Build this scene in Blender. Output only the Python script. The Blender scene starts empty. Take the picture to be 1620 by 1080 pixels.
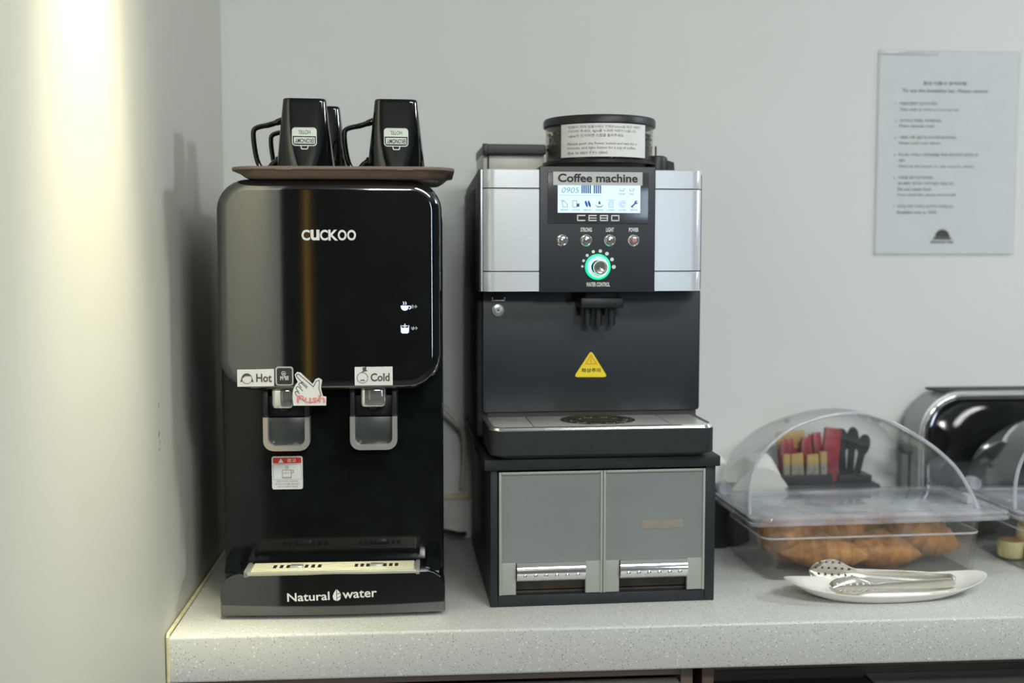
import bpy, bmesh, math, random
from math import sin, cos, pi, radians as R_, sqrt
from mathutils import Vector, Matrix
random.seed(7)
S = bpy.context.scene
COL = S.collection

# ------------------------------------------------------------------ camera
cam = bpy.data.cameras.new('camera')
cam.lens = 40.0; cam.sensor_width = 36.0; cam.sensor_fit = 'HORIZONTAL'
cam.clip_start = 0.05
cam.dof.use_dof = True; cam.dof.focus_distance = 1.56; cam.dof.aperture_fstop = 2.2
co = bpy.data.objects.new('camera', cam); COL.objects.link(co)
co.location = (0, 0, 1.4)
co.rotation_euler = (R_(90 - 4.45), 0, R_(-4.3))
S.camera = co

# ------------------------------------------------------------------ light
S.view_settings.view_transform = 'Standard'; S.view_settings.look = 'None'
S.view_settings.gamma = 1.0; S.view_settings.use_curve_mapping = False
S.view_settings.exposure = -0.13
W = bpy.data.worlds.new('room_air'); S.world = W; W.use_nodes = True
W.node_tree.nodes['Background'].inputs[0].default_value = (0.6, 0.65, 0.7, 1)
W.node_tree.nodes['Background'].inputs[1].default_value = 0.12
def area(name, loc, target, sx, sy, power, color, spread=180):
    l = bpy.data.lights.new(name, 'AREA'); l.shape = 'RECTANGLE'; l.size = sx; l.size_y = sy
    l.energy = power; l.color = color; l.spread = R_(spread)
    o = bpy.data.objects.new(name, l); COL.objects.link(o); o.location = loc
    o.rotation_euler = (Vector(target) - Vector(loc)).to_track_quat('-Z', 'Y').to_euler()
    return o
def spot(name, loc, target, power, color, angle, blend, rad):
    l = bpy.data.lights.new(name, 'SPOT'); l.energy = power; l.color = color
    l.spot_size = R_(angle); l.spot_blend = blend; l.shadow_soft_size = rad
    o = bpy.data.objects.new(name, l); COL.objects.link(o); o.location = loc
    o.rotation_euler = (Vector(target) - Vector(loc)).to_track_quat('-Z', 'Y').to_euler()
    return o
S.cycles.transparent_max_bounces = 40; S.cycles.max_bounces = 14
area('ceiling_lamp_right', (2.5, 1.35, 2.46), (0.3, 1.6, 1.1), .35, .35, 30, (.88, .93, 1.0))
area('ceiling_lamp_room', (1.0, -0.05, 2.48), (1.0, .2, 0), 1.1, .5, 48, (.97, 1.0, .94))
area('added_front_fill', (.25, -2.1, 2.46), (.2, 1.6, 1.0), .5, .5, 62, (.97, 1.0, .95))  # added fill behind the camera, brightens front faces and the gaps between
spot('downlight_by_wall', (-.18, 1.21, 2.47), (-.29, 1.215, 1.3), 80, (1.0, .92, .58), 40, 1.0, .03)
spot('downlight_by_wall', (-.18, 1.20, 2.47), (-.30, 1.20, 1.05), 210, (1.0, .93, .66), 27, 1.0, .03)
area('window_slit', (1.75, -2.97, 1.45), (0, 1.5, 1.45),   .16, 1.3, 20, (.66, .82, 1.0))
area('added_amber_strip', (-.86, -2.88, 1.2), (-.2, 1.5, 1.3), .035, 2.2, .22, (1.0, .62, .10))  # added light in front of the wood post, brightens its orange reflection

# ------------------------------------------------------------------ materials
MATS = {}
def mat(name, col, rough=.5, metal=0., spec=.5, noise=0., nscale=40., bump=0., coat=0., emit=None, estr=0., trans=0., ior=1.45, alpha=1., aniso=0., sss=0., nstretch=None):
    if name in MATS: return MATS[name]
    m = bpy.data.materials.new(name); m.use_nodes = True
    nt = m.node_tree; b = nt.nodes['Principled BSDF']
    c4 = (*col, 1)
    b.inputs['Base Color'].default_value = c4
    b.inputs['Roughness'].default_value = rough; b.inputs['Metallic'].default_value = metal
    b.inputs['Specular IOR Level'].default_value = spec
    b.inputs['Coat Weight'].default_value = coat; b.inputs['Coat Roughness'].default_value = .03
    b.inputs['Transmission Weight'].default_value = trans; b.inputs['IOR'].default_value = ior
    b.inputs['Alpha'].default_value = alpha
    if aniso: b.inputs['Anisotropic'].default_value = aniso
    if sss:
        b.inputs['Subsurface Weight'].default_value = sss; b.inputs['Subsurface Radius'].default_value = (.01, .008, .005)
        b.inputs['Subsurface Scale'].default_value = .5
    if emit: b.inputs['Emission Color'].default_value = (*emit, 1); b.inputs['Emission Strength'].default_value = estr
    if noise or bump:
        tc = nt.nodes.new('ShaderNodeTexCoord'); src = tc.outputs['Object']
        if nstretch:
            mp = nt.nodes.new('ShaderNodeMapping'); mp.inputs['Scale'].default_value = nstretch
            nt.links.new(src, mp.inputs[0]); src = mp.outputs[0]
        n = nt.nodes.new('ShaderNodeTexNoise'); n.inputs['Scale'].default_value = nscale; n.inputs['Detail'].default_value = 5
        nt.links.new(src, n.inputs['Vector'])
        if noise:
            r = nt.nodes.new('ShaderNodeValToRGB')
            r.color_ramp.elements[0].position = .3; r.color_ramp.elements[1].position = .7
            r.color_ramp.elements[0].color = (*[c * (1 - noise) for c in col], 1)
            r.color_ramp.elements[1].color = (*[min(1, c * (1 + noise)) for c in col], 1)
            nt.links.new(n.outputs['Fac'], r.inputs['Fac']); nt.links.new(r.outputs['Color'], b.inputs['Base Color'])
        if bump:
            bp = nt.nodes.new('ShaderNodeBump'); bp.inputs['Strength'].default_value = bump; bp.inputs['Distance'].default_value = .002
            nt.links.new(n.outputs['Fac'], bp.inputs['Height']); nt.links.new(bp.outputs['Normal'], b.inputs['Normal'])
    MATS[name] = m
    return m
def clear(name, tint, haze=.0, hazecol=(.8, .85, .9), gloss=.05, blend=.25):
    """thin clear plastic: see-through with Fresnel shine and a little haze"""
    m = bpy.data.materials.new(name); m.use_nodes = True; nt = m.node_tree
    for n in list(nt.nodes):
        if n.type != 'OUTPUT_MATERIAL': nt.nodes.remove(n)
    out = [n for n in nt.nodes if n.type == 'OUTPUT_MATERIAL'][0]
    tr = nt.nodes.new('ShaderNodeBsdfTransparent'); tr.inputs[0].default_value = (*tint, 1)
    gl = nt.nodes.new('ShaderNodeBsdfGlossy'); gl.inputs['Roughness'].default_value = gloss
    df = nt.nodes.new('ShaderNodeBsdfDiffuse'); df.inputs[0].default_value = (*hazecol, 1)
    fr = nt.nodes.new('ShaderNodeFresnel'); fr.inputs['IOR'].default_value = 1.49
    ge = nt.nodes.new('ShaderNodeNewGeometry'); io = nt.nodes.new('ShaderNodeMapRange')
    io.inputs['To Min'].default_value = 1.49; io.inputs['To Max'].default_value = 1 / 1.49
    nt.links.new(ge.outputs['Backfacing'], io.inputs['Value']); nt.links.new(io.outputs[0], fr.inputs['IOR'])
    tc = nt.nodes.new('ShaderNodeTexCoord'); no = nt.nodes.new('ShaderNodeTexNoise'); no.inputs['Scale'].default_value = 14
    nt.links.new(tc.outputs['Object'], no.inputs['Vector'])
    mm = nt.nodes.new('ShaderNodeMath'); mm.operation = 'MULTIPLY'; mm.inputs[1].default_value = haze * 2
    nt.links.new(no.outputs['Fac'], mm.inputs[0])
    m1 = nt.nodes.new('ShaderNodeMixShader'); m2 = nt.nodes.new('ShaderNodeMixShader')
    nt.links.new(mm.outputs[0], m1.inputs[0]); nt.links.new(tr.outputs[0], m1.inputs[1]); nt.links.new(df.outputs[0], m1.inputs[2])
    nt.links.new(fr.outputs[0], m2.inputs[0]); nt.links.new(m1.outputs[0], m2.inputs[1]); nt.links.new(gl.outputs[0], m2.inputs[2])
    nt.links.new(m2.outputs[0], out.inputs['Surface'])
    return m
def counter_mat():
    m = mat('speckled_stone', (.60, .60, .57), rough=.28, spec=.4); nt = m.node_tree; b = nt.nodes['Principled BSDF']
    tc = nt.nodes.new('ShaderNodeTexCoord')
    base = (.565, .575, .555, 1); prev = None
    for sc, thr, c in ((200, .24, (.72, .72, .69, 1)), (260, .22, (.27, .27, .26, 1)), (120, .15, (.80, .80, .77, 1)), (330, .26, (.40, .39, .36, 1))):
        v = nt.nodes.new('ShaderNodeTexVoronoi'); v.inputs['Scale'].default_value = sc
        nt.links.new(tc.outputs['Object'], v.inputs['Vector'])
        lt = nt.nodes.new('ShaderNodeMath'); lt.operation = 'LESS_THAN'; lt.inputs[1].default_value = thr
        nt.links.new(v.outputs['Distance'], lt.inputs[0])
        sp = nt.nodes.new('ShaderNodeSeparateColor'); nt.links.new(v.outputs['Color'], sp.inputs[0])
        gt = nt.nodes.new('ShaderNodeMath'); gt.operation = 'GREATER_THAN'; gt.inputs[1].default_value = .55
        nt.links.new(sp.outputs[0], gt.inputs[0])
        mu = nt.nodes.new('ShaderNodeMath'); mu.operation = 'MULTIPLY'
        nt.links.new(lt.outputs[0], mu.inputs[0]); nt.links.new(gt.outputs[0], mu.inputs[1])
        mx = nt.nodes.new('ShaderNodeMix'); mx.data_type = 'RGBA'
        nt.links.new(mu.outputs[0], mx.inputs['Factor'])
        if prev is None: mx.inputs['A'].default_value = base
        else: nt.links.new(prev, mx.inputs['A'])
        mx.inputs['B'].default_value = c
        prev = mx.outputs['Result']
    nt.links.new(prev, b.inputs['Base Color'])
    return m
def perforated(name):
    """stainless steel with real see-through round holes near the head (UV: metres along, metres across)"""
    m = mat(name, (.62, .60, .54), rough=.24, metal=.7, noise=.06, nscale=60); nt = m.node_tree; b = nt.nodes['Principled BSDF']
    uv = nt.nodes.new('ShaderNodeUVMap'); uv.uv_map = 'UVMap'
    sp = nt.nodes.new('ShaderNodeSeparateXYZ'); nt.links.new(uv.outputs[0], sp.inputs[0])
    def M(op, a, bb):
        n = nt.nodes.new('ShaderNodeMath'); n.operation = op
        for i, q in enumerate((a, bb)):
            if isinstance(q, (int, float)): n.inputs[i].default_value = q
            else: nt.links.new(q, n.inputs[i])
        return n.outputs[0]
    k = 1 / .0098
    u = M('MULTIPLY', sp.outputs[0], k); v = M('MULTIPLY', sp.outputs[1], k)
    row = M('FLOOR', v, 0.); sh = M('MULTIPLY', M('MODULO', M('ABSOLUTE', row, 0.), 2.), .5)
    fu = M('SUBTRACT', M('FRACT', M('ADD', u, sh), 0.), .5); fv = M('SUBTRACT', M('FRACT', v, 0.), .5)
    d = M('ADD', M('MULTIPLY', fu, fu), M('MULTIPLY', fv, fv))
    hole = M('LESS_THAN', d, .045)
    inside = M('MULTIPLY', M('LESS_THAN', sp.outputs[0], .066), M('GREATER_THAN', sp.outputs[0], .006))
    hole = M('MULTIPLY', hole, inside)
    nt.links.new(M('SUBTRACT', 1., hole), b.inputs['Alpha'])
    return m

m_wall = mat('painted_wall', (.66, .675, .665), rough=.75, spec=.3, noise=.02, nscale=3, bump=.05)
m_pillar = mat('satin_painted_plaster', (.62, .615, .545), rough=.5, spec=.45, noise=.015, nscale=4, bump=.03)
m_ceil = mat('ceiling_paint', (.75, .75, .73), rough=.9, noise=.02, nscale=3)
m_floor = mat('dark_floor', (.05, .045, .04), rough=.5, noise=.3, nscale=6)
m_dkwall = mat('dark_panelled_wall', (.025, .025, .024), rough=.7, noise=.2, nscale=5)
m_olive = mat('warm_room_wall', (.45, .43, .28), rough=.9, noise=.05, nscale=3)
m_wood = mat('amber_wood', (.45, .24, .05), rough=.45, noise=.25, nscale=6, nstretch=(1, 1, .1))
m_counter = counter_mat()
m_caulk = mat('yellowed_caulk', (.58, .54, .34), rough=.5, noise=.15, nscale=50, bump=.2)
m_gloss = mat('gloss_black_plastic', (.006, .007, .008), rough=.07, ior=2.35, noise=.2, nscale=20)
m_gloss2 = mat('gloss_black_body', (.006, .008, .008), rough=.09, spec=.5, noise=.3, nscale=30)
m_black = mat('satin_black_plastic', (.016, .018, .02), rough=.42, spec=.45, noise=.15, nscale=60)
m_blackpow = mat('powder_coated_black', (.022, .025, .028), rough=.5, spec=.4, noise=.12, nscale=90, bump=.05)
m_machine = mat('blue_black_panel', (.018, .021, .027), rough=.38, spec=.5, noise=.08, nscale=12)
m_silver = mat('brushed_silver', (.64, .67, .71), rough=.3, metal=.3, noise=.03, nscale=40, nstretch=(1, 1, 30), aniso=.3)
m_chrome = mat('polished_chrome', (.86, .86, .85), rough=.08, metal=.85, noise=.02, nscale=60)
m_satin = mat('satin_chrome', (.84, .84, .82), rough=.10, metal=.68, noise=.03, nscale=60)
m_steel = mat('brushed_steel', (.62, .63, .60), rough=.25, metal=.45, noise=.05, nscale=60, nstretch=(1, 20, 1))
m_ivorymetal = mat('ivory_drip_grid', (.56, .55, .43), rough=.35, metal=.35, noise=.04, nscale=80)
m_white = mat('white_sticker', (.74, .74, .72), rough=.45, noise=.03, nscale=60)
m_silverlab = mat('silver_grey_label', (.50, .50, .49), rough=.35, noise=.04, nscale=60)
m_print = mat('white_print', (.72, .73, .70), rough=.5, noise=.02, nscale=90)
m_ink = mat('black_print', (.03, .028, .026), rough=.6, noise=.1, nscale=90)
m_grey = mat('grey_print', (.25, .25, .25), rough=.6, noise=.1, nscale=90)
m_brownink = mat('brown_print', (.09, .07, .055), rough=.6, noise=.1, nscale=90)
m_red = mat('red_print', (.60, .035, .02), rough=.5, noise=.05, nscale=60)
m_pink = mat('pink_print', (.75, .25, .27), rough=.5, noise=.05, nscale=60)
m_yellow = mat('yellow_sticker', (.83, .66, .02), rough=.4, noise=.04, nscale=60)
m_orange = mat('orange_print', (.80, .30, .02), rough=.5, noise=.04, nscale=60)
m_screen = mat('lit_lcd', (.3, .4, .5), rough=.2, emit=(.72, .88, 1.0), estr=.85, noise=.02, nscale=30)
m_blueink = mat('blue_lcd_ink', (.01, .09, .33), rough=.4, noise=.05, nscale=60)
m_paleink = mat('pale_lcd_ink', (.04, .17, .42), rough=.4, noise=.05, nscale=60)
m_bezel = mat('filmed_lcd_bezel', (.055, .055, .065), rough=.13, spec=.6, noise=.25, nscale=18)
m_green = mat('green_ring_light', (.02, .5, .25), rough=.3, emit=(.0, .75, .33), estr=1.0, noise=.02, nscale=50)
m_ringwhite = mat('pale_ring_light', (.5, .7, .7), rough=.2, emit=(.55, .95, .9), estr=.55, noise=.02, nscale=50)
m_ledwhite = mat('blue_white_led', (.4, .45, .8), rough=.3, emit=(.62, .72, 1.0), estr=1.4, noise=.02, nscale=50)
m_tray = mat('brown_tray_plastic', (.19, .135, .105), rough=.5, noise=.06, nscale=60, bump=.05)
m_beige = mat('beige_tray_underside', (.85, .82, .70), rough=.6, noise=.05, nscale=60)
m_mug = mat('gloss_black_glaze', (.004, .005, .005), rough=.05, ior=1.62, noise=.2, nscale=30)
m_decal = mat('mint_white_decal', (.62, .70, .62), rough=.4, noise=.02, nscale=60)
m_frost = mat('frosted_drawer_plastic', (.22, .24, .238), rough=.42, spec=.4, noise=.035, nscale=14, bump=.03)
m_frostrim = mat('frosted_drawer_rim', (.36, .37, .335), rough=.35, spec=.45, noise=.03, nscale=30)
m_rust = mat('dark_brown_drawer_inside', (.055, .042, .034), rough=.6, noise=.4, nscale=40)
m_stain = mat('tape_residue', (.28, .25, .20), rough=.6, noise=.12, nscale=60)
m_smoke = clear('smoky_clear_plastic', (.80, .78, .72), haze=.06, hazecol=(.5, .48, .42))
m_beans = mat('coffee_beans', (.018, .011, .008), rough=.45, noise=.4, nscale=120, bump=.5)
m_clear = clear('clear_acrylic', (.965, .97, .97), haze=.018)
m_clearrim = clear('clear_acrylic_edge', (.90, .905, .935), haze=.36, hazecol=(.80, .80, .86))
m_sheet = clear('sheen_painted_acrylic', (.88, .90, .92), haze=.32, hazecol=(.85, .90, .96), gloss=.10)  # bluish-white haze colour paints in the bright reflection on the sheet
m_clearpan = clear('clear_pan_plastic', (.96, .96, .95), haze=.03, hazecol=(.7, .7, .68))
m_crust = mat('baked_crust', (.43, .19, .052), rough=.5, spec=.4, noise=.5, nscale=45, bump=.7)
m_roll = mat('pale_yellow_dough', (.78, .70, .36), rough=.6, noise=.06, nscale=50, bump=.2, sss=.2)
m_rolltop = mat('browned_top', (.40, .20, .07), rough=.6, noise=.25, nscale=60, bump=.3)
m_ceramic = mat('white_ceramic', (.80, .79, .74), rough=.1, spec=.5, coat=.3, noise=.01, nscale=10)
m_tong = perforated('perforated_steel')
m_strip = mat('plain_polished_steel', (.62, .60, .54), rough=.24, metal=.7, noise=.06, nscale=60)
m_toast = mat('toaster_grey_shell', (.36, .385, .385), rough=.4, metal=.5, noise=.03, nscale=40)
m_paperred = mat('red_packet_foil', (.30, .03, .04), rough=.35, noise=.35, nscale=50)
m_paperyel = mat('yellow_packet_end', (.47, .31, .10), rough=.5, noise=.25, nscale=60)
m_papercream = mat('cream_packet', (.30, .28, .22), rough=.5, noise=.25, nscale=60)
m_blue = mat('blue_packet_print', (.05, .07, .25), rough=.5, noise=.2, nscale=60)
m_napkin = mat('white_napkin', (.78, .77, .72), rough=.9, noise=.03, nscale=40, bump=.15)
m_paper = mat('white_paper', (.755, .77, .79), rough=.6, noise=.01, nscale=30)
m_film = clear('laminate_film', (.97, .98, .98), haze=.03, gloss=.08)
m_cordw = mat('white_cable', (.62, .60, .54), rough=.5, noise=.05, nscale=60)
m_brown = mat('brown_cabinet_board', (.105, .075, .058), rough=.55, noise=.2, nscale=20, nstretch=(.2, 1, 4))
m_dkbrown = mat('dark_brown_cabinet_front', (.035, .028, .026), rough=.45, noise=.25, nscale=20, nstretch=(.2, 1, 4))
m_alu = mat('aluminium_profile', (.66, .67, .67), rough=.32, metal=.9, noise=.04, nscale=60, nstretch=(.1, 1, 6))

# ------------------------------------------------------------------ mesh helpers
class MB:
    def __init__(s, off=(0, 0, 0)):
        s.v = []; s.f = []; s.off = off; s.uv = None; s.sm = []
    def add(s, vs, fs, m=None, flip=False, smooth=True):
        n = len(s.v)
        for p in vs:
            p = m(*p) if m else p
            s.v.append((p[0] + s.off[0], p[1] + s.off[1], p[2] + s.off[2]))
        for f in fs:
            g = [n + i for i in f]
            s.f.append(g[::-1] if flip else g); s.sm.append(smooth)
        return s
    def box(s, x0, x1, y0, y1, z0, z1, b=0., seg=2, m=None):
        bm = bmesh.new(); bmesh.ops.create_cube(bm, size=1)
        for v in bm.verts:
            v.co = Vector((x0 + (v.co.x + .5) * (x1 - x0), y0 + (v.co.y + .5) * (y1 - y0), z0 + (v.co.z + .5) * (z1 - z0)))
        if b: bmesh.ops.bevel(bm, geom=bm.edges[:], offset=b, segments=seg, affect='EDGES', profile=.5)
        bm.verts.index_update()
        s.add([tuple(v.co) for v in bm.verts], [[v.index for v in f.verts] for f in bm.faces], m)
        bm.free(); return s
    def slab(s, x0, x1, z0, z1, y0, y1, rt=.0, rb=.0, fil=0., bulge=0., n=10, m=None, mid=14, fsteps=4):
        """rounded rectangle in xz, front at y0 (towards -y), back at y1; bulge = how far the side edges fall back"""
        rt = max(rt, fil + 1e-5, 1e-5); rb = max(rb, fil + 1e-5, 1e-5)
        xc = (x0 + x1) / 2; hw = (x1 - x0) / 2
        R = max(rt, rb)
        def line(r, sg, ins):
            rr = max(r - ins, 1e-6); RR = R - ins; xl, xr = x0 + ins, x1 - ins
            xs = [RR * (1 - cos(pi / 2 * i / n)) for i in range(n + 1)]
            X = [xl + d for d in xs] + [xl + RR + (xr - xl - 2 * RR) * i / mid for i in range(1, mid)] + [xr - d for d in reversed(xs)]
            pts = []
            for x in X:
                d = min(x - xl, xr - x)
                dz = rr - sqrt(max(0., rr * rr - (rr - d) ** 2)) if d < rr else 0.
                pts.append((x, (z1 - ins - dz) if sg > 0 else (z0 + ins + dz)))
            return pts
        def by(x): return bulge * ((x - xc) / hw) ** 2
        rings = [(0., None)]
        if fil:
            for k in range(0, fsteps + 1):
                a = (pi / 2) * k / fsteps
                rings.append((fil * (1 - cos(a)), fil * (1 - sin(a))))
            if (x1 - x0) > .1 and bulge: rings.append((fil + .0012, 0.))
        else: rings.append((0., 0.))
        V = []; F = []; N = None
        for ins, dy in rings:
            T = line(rt, 1, ins); B = line(rb, -1, ins); N = len(T)
            for (x, z) in T: V.append((x, y1 if dy is None else y0 + dy + by(x), z))
            for (x, z) in reversed(B): V.append((x, y1 if dy is None else y0 + dy + by(x), z))
        L = 2 * N
        for k in range(len(rings) - 1):
            for i in range(L):
                j = (i + 1) % L
                F.append((k * L + i, k * L + j, (k + 1) * L + j, (k + 1) * L + i))
        def cap(k, fl):
            for i in range(N - 1):
                q = (k * L + i, k * L + i + 1, k * L + L - 2 - i, k * L + L - 1 - i)
                F.append(q if fl else q[::-1])
        cap(0, True); cap(len(rings) - 1, False)
        F = [tuple(reversed(f)) for f in F]
        return s.add(V, [f[::-1] for f in F], m)
    def loft(s, rings, cap0=True, cap1=True, m=None, closed=True):
        n = len(rings[0]); V = [p for r in rings for p in r]; F = []
        for k in range(len(rings) - 1):
            for i in range(n if closed else n - 1):
                j = (i + 1) % n
                F.append((k * n + i, k * n + j, (k + 1) * n + j, (k + 1) * n + i))
        if cap0: F.append(tuple(range(n))[::-1])
        if cap1: F.append(tuple((len(rings) - 1) * n + i for i in range(n)))
        return s.add(V, F, m)
    def prism(s, poly, y0, y1, m=None):
        n = len(poly)
        V = [(x, y0, z) for x, z in poly] + [(x, y1, z) for x, z in poly]
        F = [tuple(range(n)), tuple(range(2 * n - 1, n - 1, -1))]
        F += [(i, n + i, n + (i + 1) % n, (i + 1) % n) for i in range(n)]
        return s.add(V, F, m, smooth=False)
    def cyl(s, c, r, d, axis='y', n=24, r2=None, bev=0., m=None):
        r2 = r if r2 is None else r2
        prof = [(r, 0), (r2, d)] if not bev else [(r - bev, 0), (r - bev * .3, bev * .3), (r, bev), (r2, d - bev), (r2 - bev * .3, d - bev * .3), (r2 - bev, d)]
        rings = []
        for q, h in prof:
            ring = []
            for i in range(n):
                a = 2 * pi * i / n
                if axis == 'z': ring.append((c[0] + q * cos(a), c[1] + q * sin(a), c[2] + h))
                elif axis == 'y': ring.append((c[0] + q * cos(-a), c[1] + h, c[2] + q * sin(-a)) if False else (c[0] + q * sin(a), c[1] + h, c[2] + q * cos(a)))
                else: ring.append((c[0] + h, c[1] + q * cos(a), c[2] + q * sin(a)))
            rings.append(ring)
        return s.loft(rings, m=m)
    def lathe(s, prof, c=(0, 0, 0), n=40, axis='z', cap0=False, cap1=False, m=None):
        rings = []
        for q, h in prof:
            ring = []
            for i in range(n):
                a = 2 * pi * i / n
                if axis == 'z': ring.append((c[0] + q * cos(a), c[1] + q * sin(a), c[2] + h))
                else: ring.append((c[0] + q * sin(a), c[1] + h, c[2] + q * cos(a)))
            rings.append(ring)
        return s.loft(rings, cap0, cap1, m=m)
    def tube(s, pts, r, n=10, closed=False, m=None, ell=None, smoothn=0):
        P = [Vector(p) for p in pts]
        for _ in range(smoothn):
            Q = [P[0]] if not closed else []
            for i in range(len(P) - (0 if closed else 1)):
                a, b = P[i], P[(i + 1) % len(P)]
                Q += [a * .75 + b * .25, a * .25 + b * .75]
            if not closed: Q.append(P[-1])
            P = Q
        K = len(P); rings = []; prev = None
        for i in range(K):
            if closed: t = P[(i + 1) % K] - P[i - 1]
            else: t = P[min(i + 1, K - 1)] - P[max(i - 1, 0)]
            t.normalize()
            if prev is None:
                up = Vector((0, 1, 0)) if abs(t.y) < .9 else Vector((0, 0, 1))
                u = (up - t * up.dot(t)).normalized()
            else: u = (prev - t * prev.dot(t)).normalized()
            prev = u; w = t.cross(u)
            rr = r[int(i * (len(r) - 1) / (K - 1) + .5)] if isinstance(r, (list, tuple)) else r
            e = ell or (1, 1)
            rings.append([tuple(P[i] + u * (rr * e[0] * cos(2 * pi * k / n)) + w * (rr * e[1] * sin(2 * pi * k / n))) for k in range(n)])
        if closed: rings.append(rings[0])
        return s.loft(rings, not closed, not closed, m=m)
    def text(s, body, x, z, y, h=None, w=None, size=.01, align='L', bold=0., rot=0., m=None, shear=0.):
        """flat printed lettering facing -y; x,z is the left (or centre) of its base line; h,w fit the drawn box"""
        c = bpy.data.curves.new('t', 'FONT'); c.body = body; c.size = 1; c.resolution_u = 3
        c.offset = bold; c.shear = shear; c.fill_mode = 'FRONT' if hasattr(c, 'fill_mode') else c.fill_mode
        o = bpy.data.objects.new('t', c); me = o.to_mesh()
        vs = [(v.co.x, v.co.y) for v in me.vertices]; fs = [list(p.vertices) for p in me.polygons]
        o.to_mesh_clear(); bpy.data.objects.remove(o); bpy.data.curves.remove(c)
        if not vs: return s
        xa = min(p[0] for p in vs); xb = max(p[0] for p in vs); za = min(p[1] for p in vs); zb = max(p[1] for p in vs)
        sx = sz = size
        if h: sz = h / (zb - za); sx = sz
        if w: sx = w / (xb - xa); sz = sz if h else sx
        W_ = (xb - xa) * sx
        x0 = x - (W_ / 2 if align == 'C' else 0)
        base = za if h else 0
        P = [((px - xa) * sx, (pz - base) * sz) for px, pz in vs]
        if rot:
            cx_, cz_ = W_ / 2, (zb - base) * sz / 2
            P = [(cx_ + (a - cx_) * cos(rot) - (b - cz_) * sin(rot), cz_ + (a - cx_) * sin(rot) + (b - cz_) * cos(rot)) for a, b in P]
        yy = y if callable(y) else (lambda X, Z: y)
        V = [(x0 + a, yy(x0 + a, z + b), z + b) for a, b in P]
        return s.add(V, fs, m, smooth=False)
    def stroke(s, pts, w, y, m=None, closed=False):
        """flat printed line of width w in the xz plane"""
        n = len(pts); K = n if closed else n - 1
        for i in range(K):
            (xa, za), (xb, zb) = pts[i], pts[(i + 1) % n]
            d = sqrt((xb - xa) ** 2 + (zb - za) ** 2) or 1e-9
            ux, uz = (xb - xa) / d * w / 2, (zb - za) / d * w / 2
            q = [(xa - ux + uz, za - uz - ux), (xb + ux + uz, zb + uz - ux), (xb + ux - uz, zb + uz + ux), (xa - ux - uz, za - uz + ux)]
            yy = y if callable(y) else (lambda X, Z: y)
            s.add([(a, yy(a, b), b) for a, b in q], [(0, 1, 2, 3)], m, smooth=False)
        return s
    def flat(s, poly, y, m=None):
        yy = y if callable(y) else (lambda X, Z: y)
        return s.add([(a, yy(a, b), b) for a, b in poly], [tuple(range(len(poly)))], m, smooth=False)
    def rot(s, ang, c):
        """turn everything built so far by ang in the xz plane about c"""
        out = []
        for p in s.v:
            a, b = p[0] - s.off[0] - c[0], p[2] - s.off[2] - c[1]
            out.append((c[0] + a * cos(ang) - b * sin(ang) + s.off[0], p[1], c[1] + a * sin(ang) + b * cos(ang) + s.off[2]))
        s.v = out; return s
    def build(s, name, material, parent=None, angle=.6, uv=None, fix=True):
        me = bpy.data.meshes.new(name); me.from_pydata(s.v, [], s.f)
        me.polygons.foreach_set('use_smooth', s.sm)
        if fix:
            bm = bmesh.new(); bm.from_mesh(me)
            # orient only closed pieces, so flat print keeps facing the viewer
            seen = set(); 
            for f0 in bm.faces:
                if f0 in seen: continue
                isl = [f0]; seen.add(f0); q = [f0]; closed = True
                while q:
                    f = q.pop()
                    for e in f.edges:
                        if len(e.link_faces) < 2: closed = False
                        for g in e.link_faces:
                            if g not in seen: seen.add(g); isl.append(g); q.append(g)
                if closed or len(isl) > 3: bmesh.ops.recalc_face_normals(bm, faces=isl)
            bm.to_mesh(me); bm.free()
        if uv:
            l = me.uv_layers.new(name='UVMap')
            for lp in me.loops: l.data[lp.index].uv = uv[lp.vertex_index]
        me.set_sharp_from_angle(angle=angle)
        me.materials.append(material)
        o = bpy.data.objects.new(name, me); COL.objects.link(o)
        if parent: o.parent = parent
        return o
def circ(x, z, r, n=20, a0=0, a1=2 * pi, rz=None):
    rz = rz or r
    k = n if abs(a1 - a0 - 2 * pi) < 1e-6 else n + 1
    return [(x + r * cos(a0 + (a1 - a0) * i / n), z + rz * sin(a0 + (a1 - a0) * i / n)) for i in range(k)]
def rrect(x0, x1, z0, z1, r, n=5):
    p = []
    for cx, cz, a in ((x1 - r, z1 - r, 0), (x0 + r, z1 - r, pi / 2), (x0 + r, z0 + r, pi), (x1 - r, z0 + r, 3 * pi / 2)):
        p += circ(cx, cz, r, n, a, a + pi / 2)
    return p
def rring(cx, cy, hw, hd, r, z, n=6):
    return [(x, y, z) for x, y in rrect(cx - hw, cx + hw, cy - hd, cy + hd, r, n)]
def tag(o, label, cat=None, group=None, kind=None):
    if label: o['label'] = label
    if cat: o['category'] = cat
    if group: o['group'] = group
    if kind: o['kind'] = kind
    return o
def thing(name, label, cat, loc, rz=0., group=None):
    o = bpy.data.objects.new(name, None); COL.objects.link(o); o.empty_display_size = .02
    o.location = loc; o.rotation_euler = (0, 0, R_(rz))
    return tag(o, label, cat, group)
def copy_tree(o, parent=None):
    c = o.copy(); COL.objects.link(c)
    if parent: c.parent = parent
    for ch in [q for q in list(bpy.data.objects) if q.parent == o]: copy_tree(ch, c)
    return c
def struct(o): o['kind'] = 'structure'; return o

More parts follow.
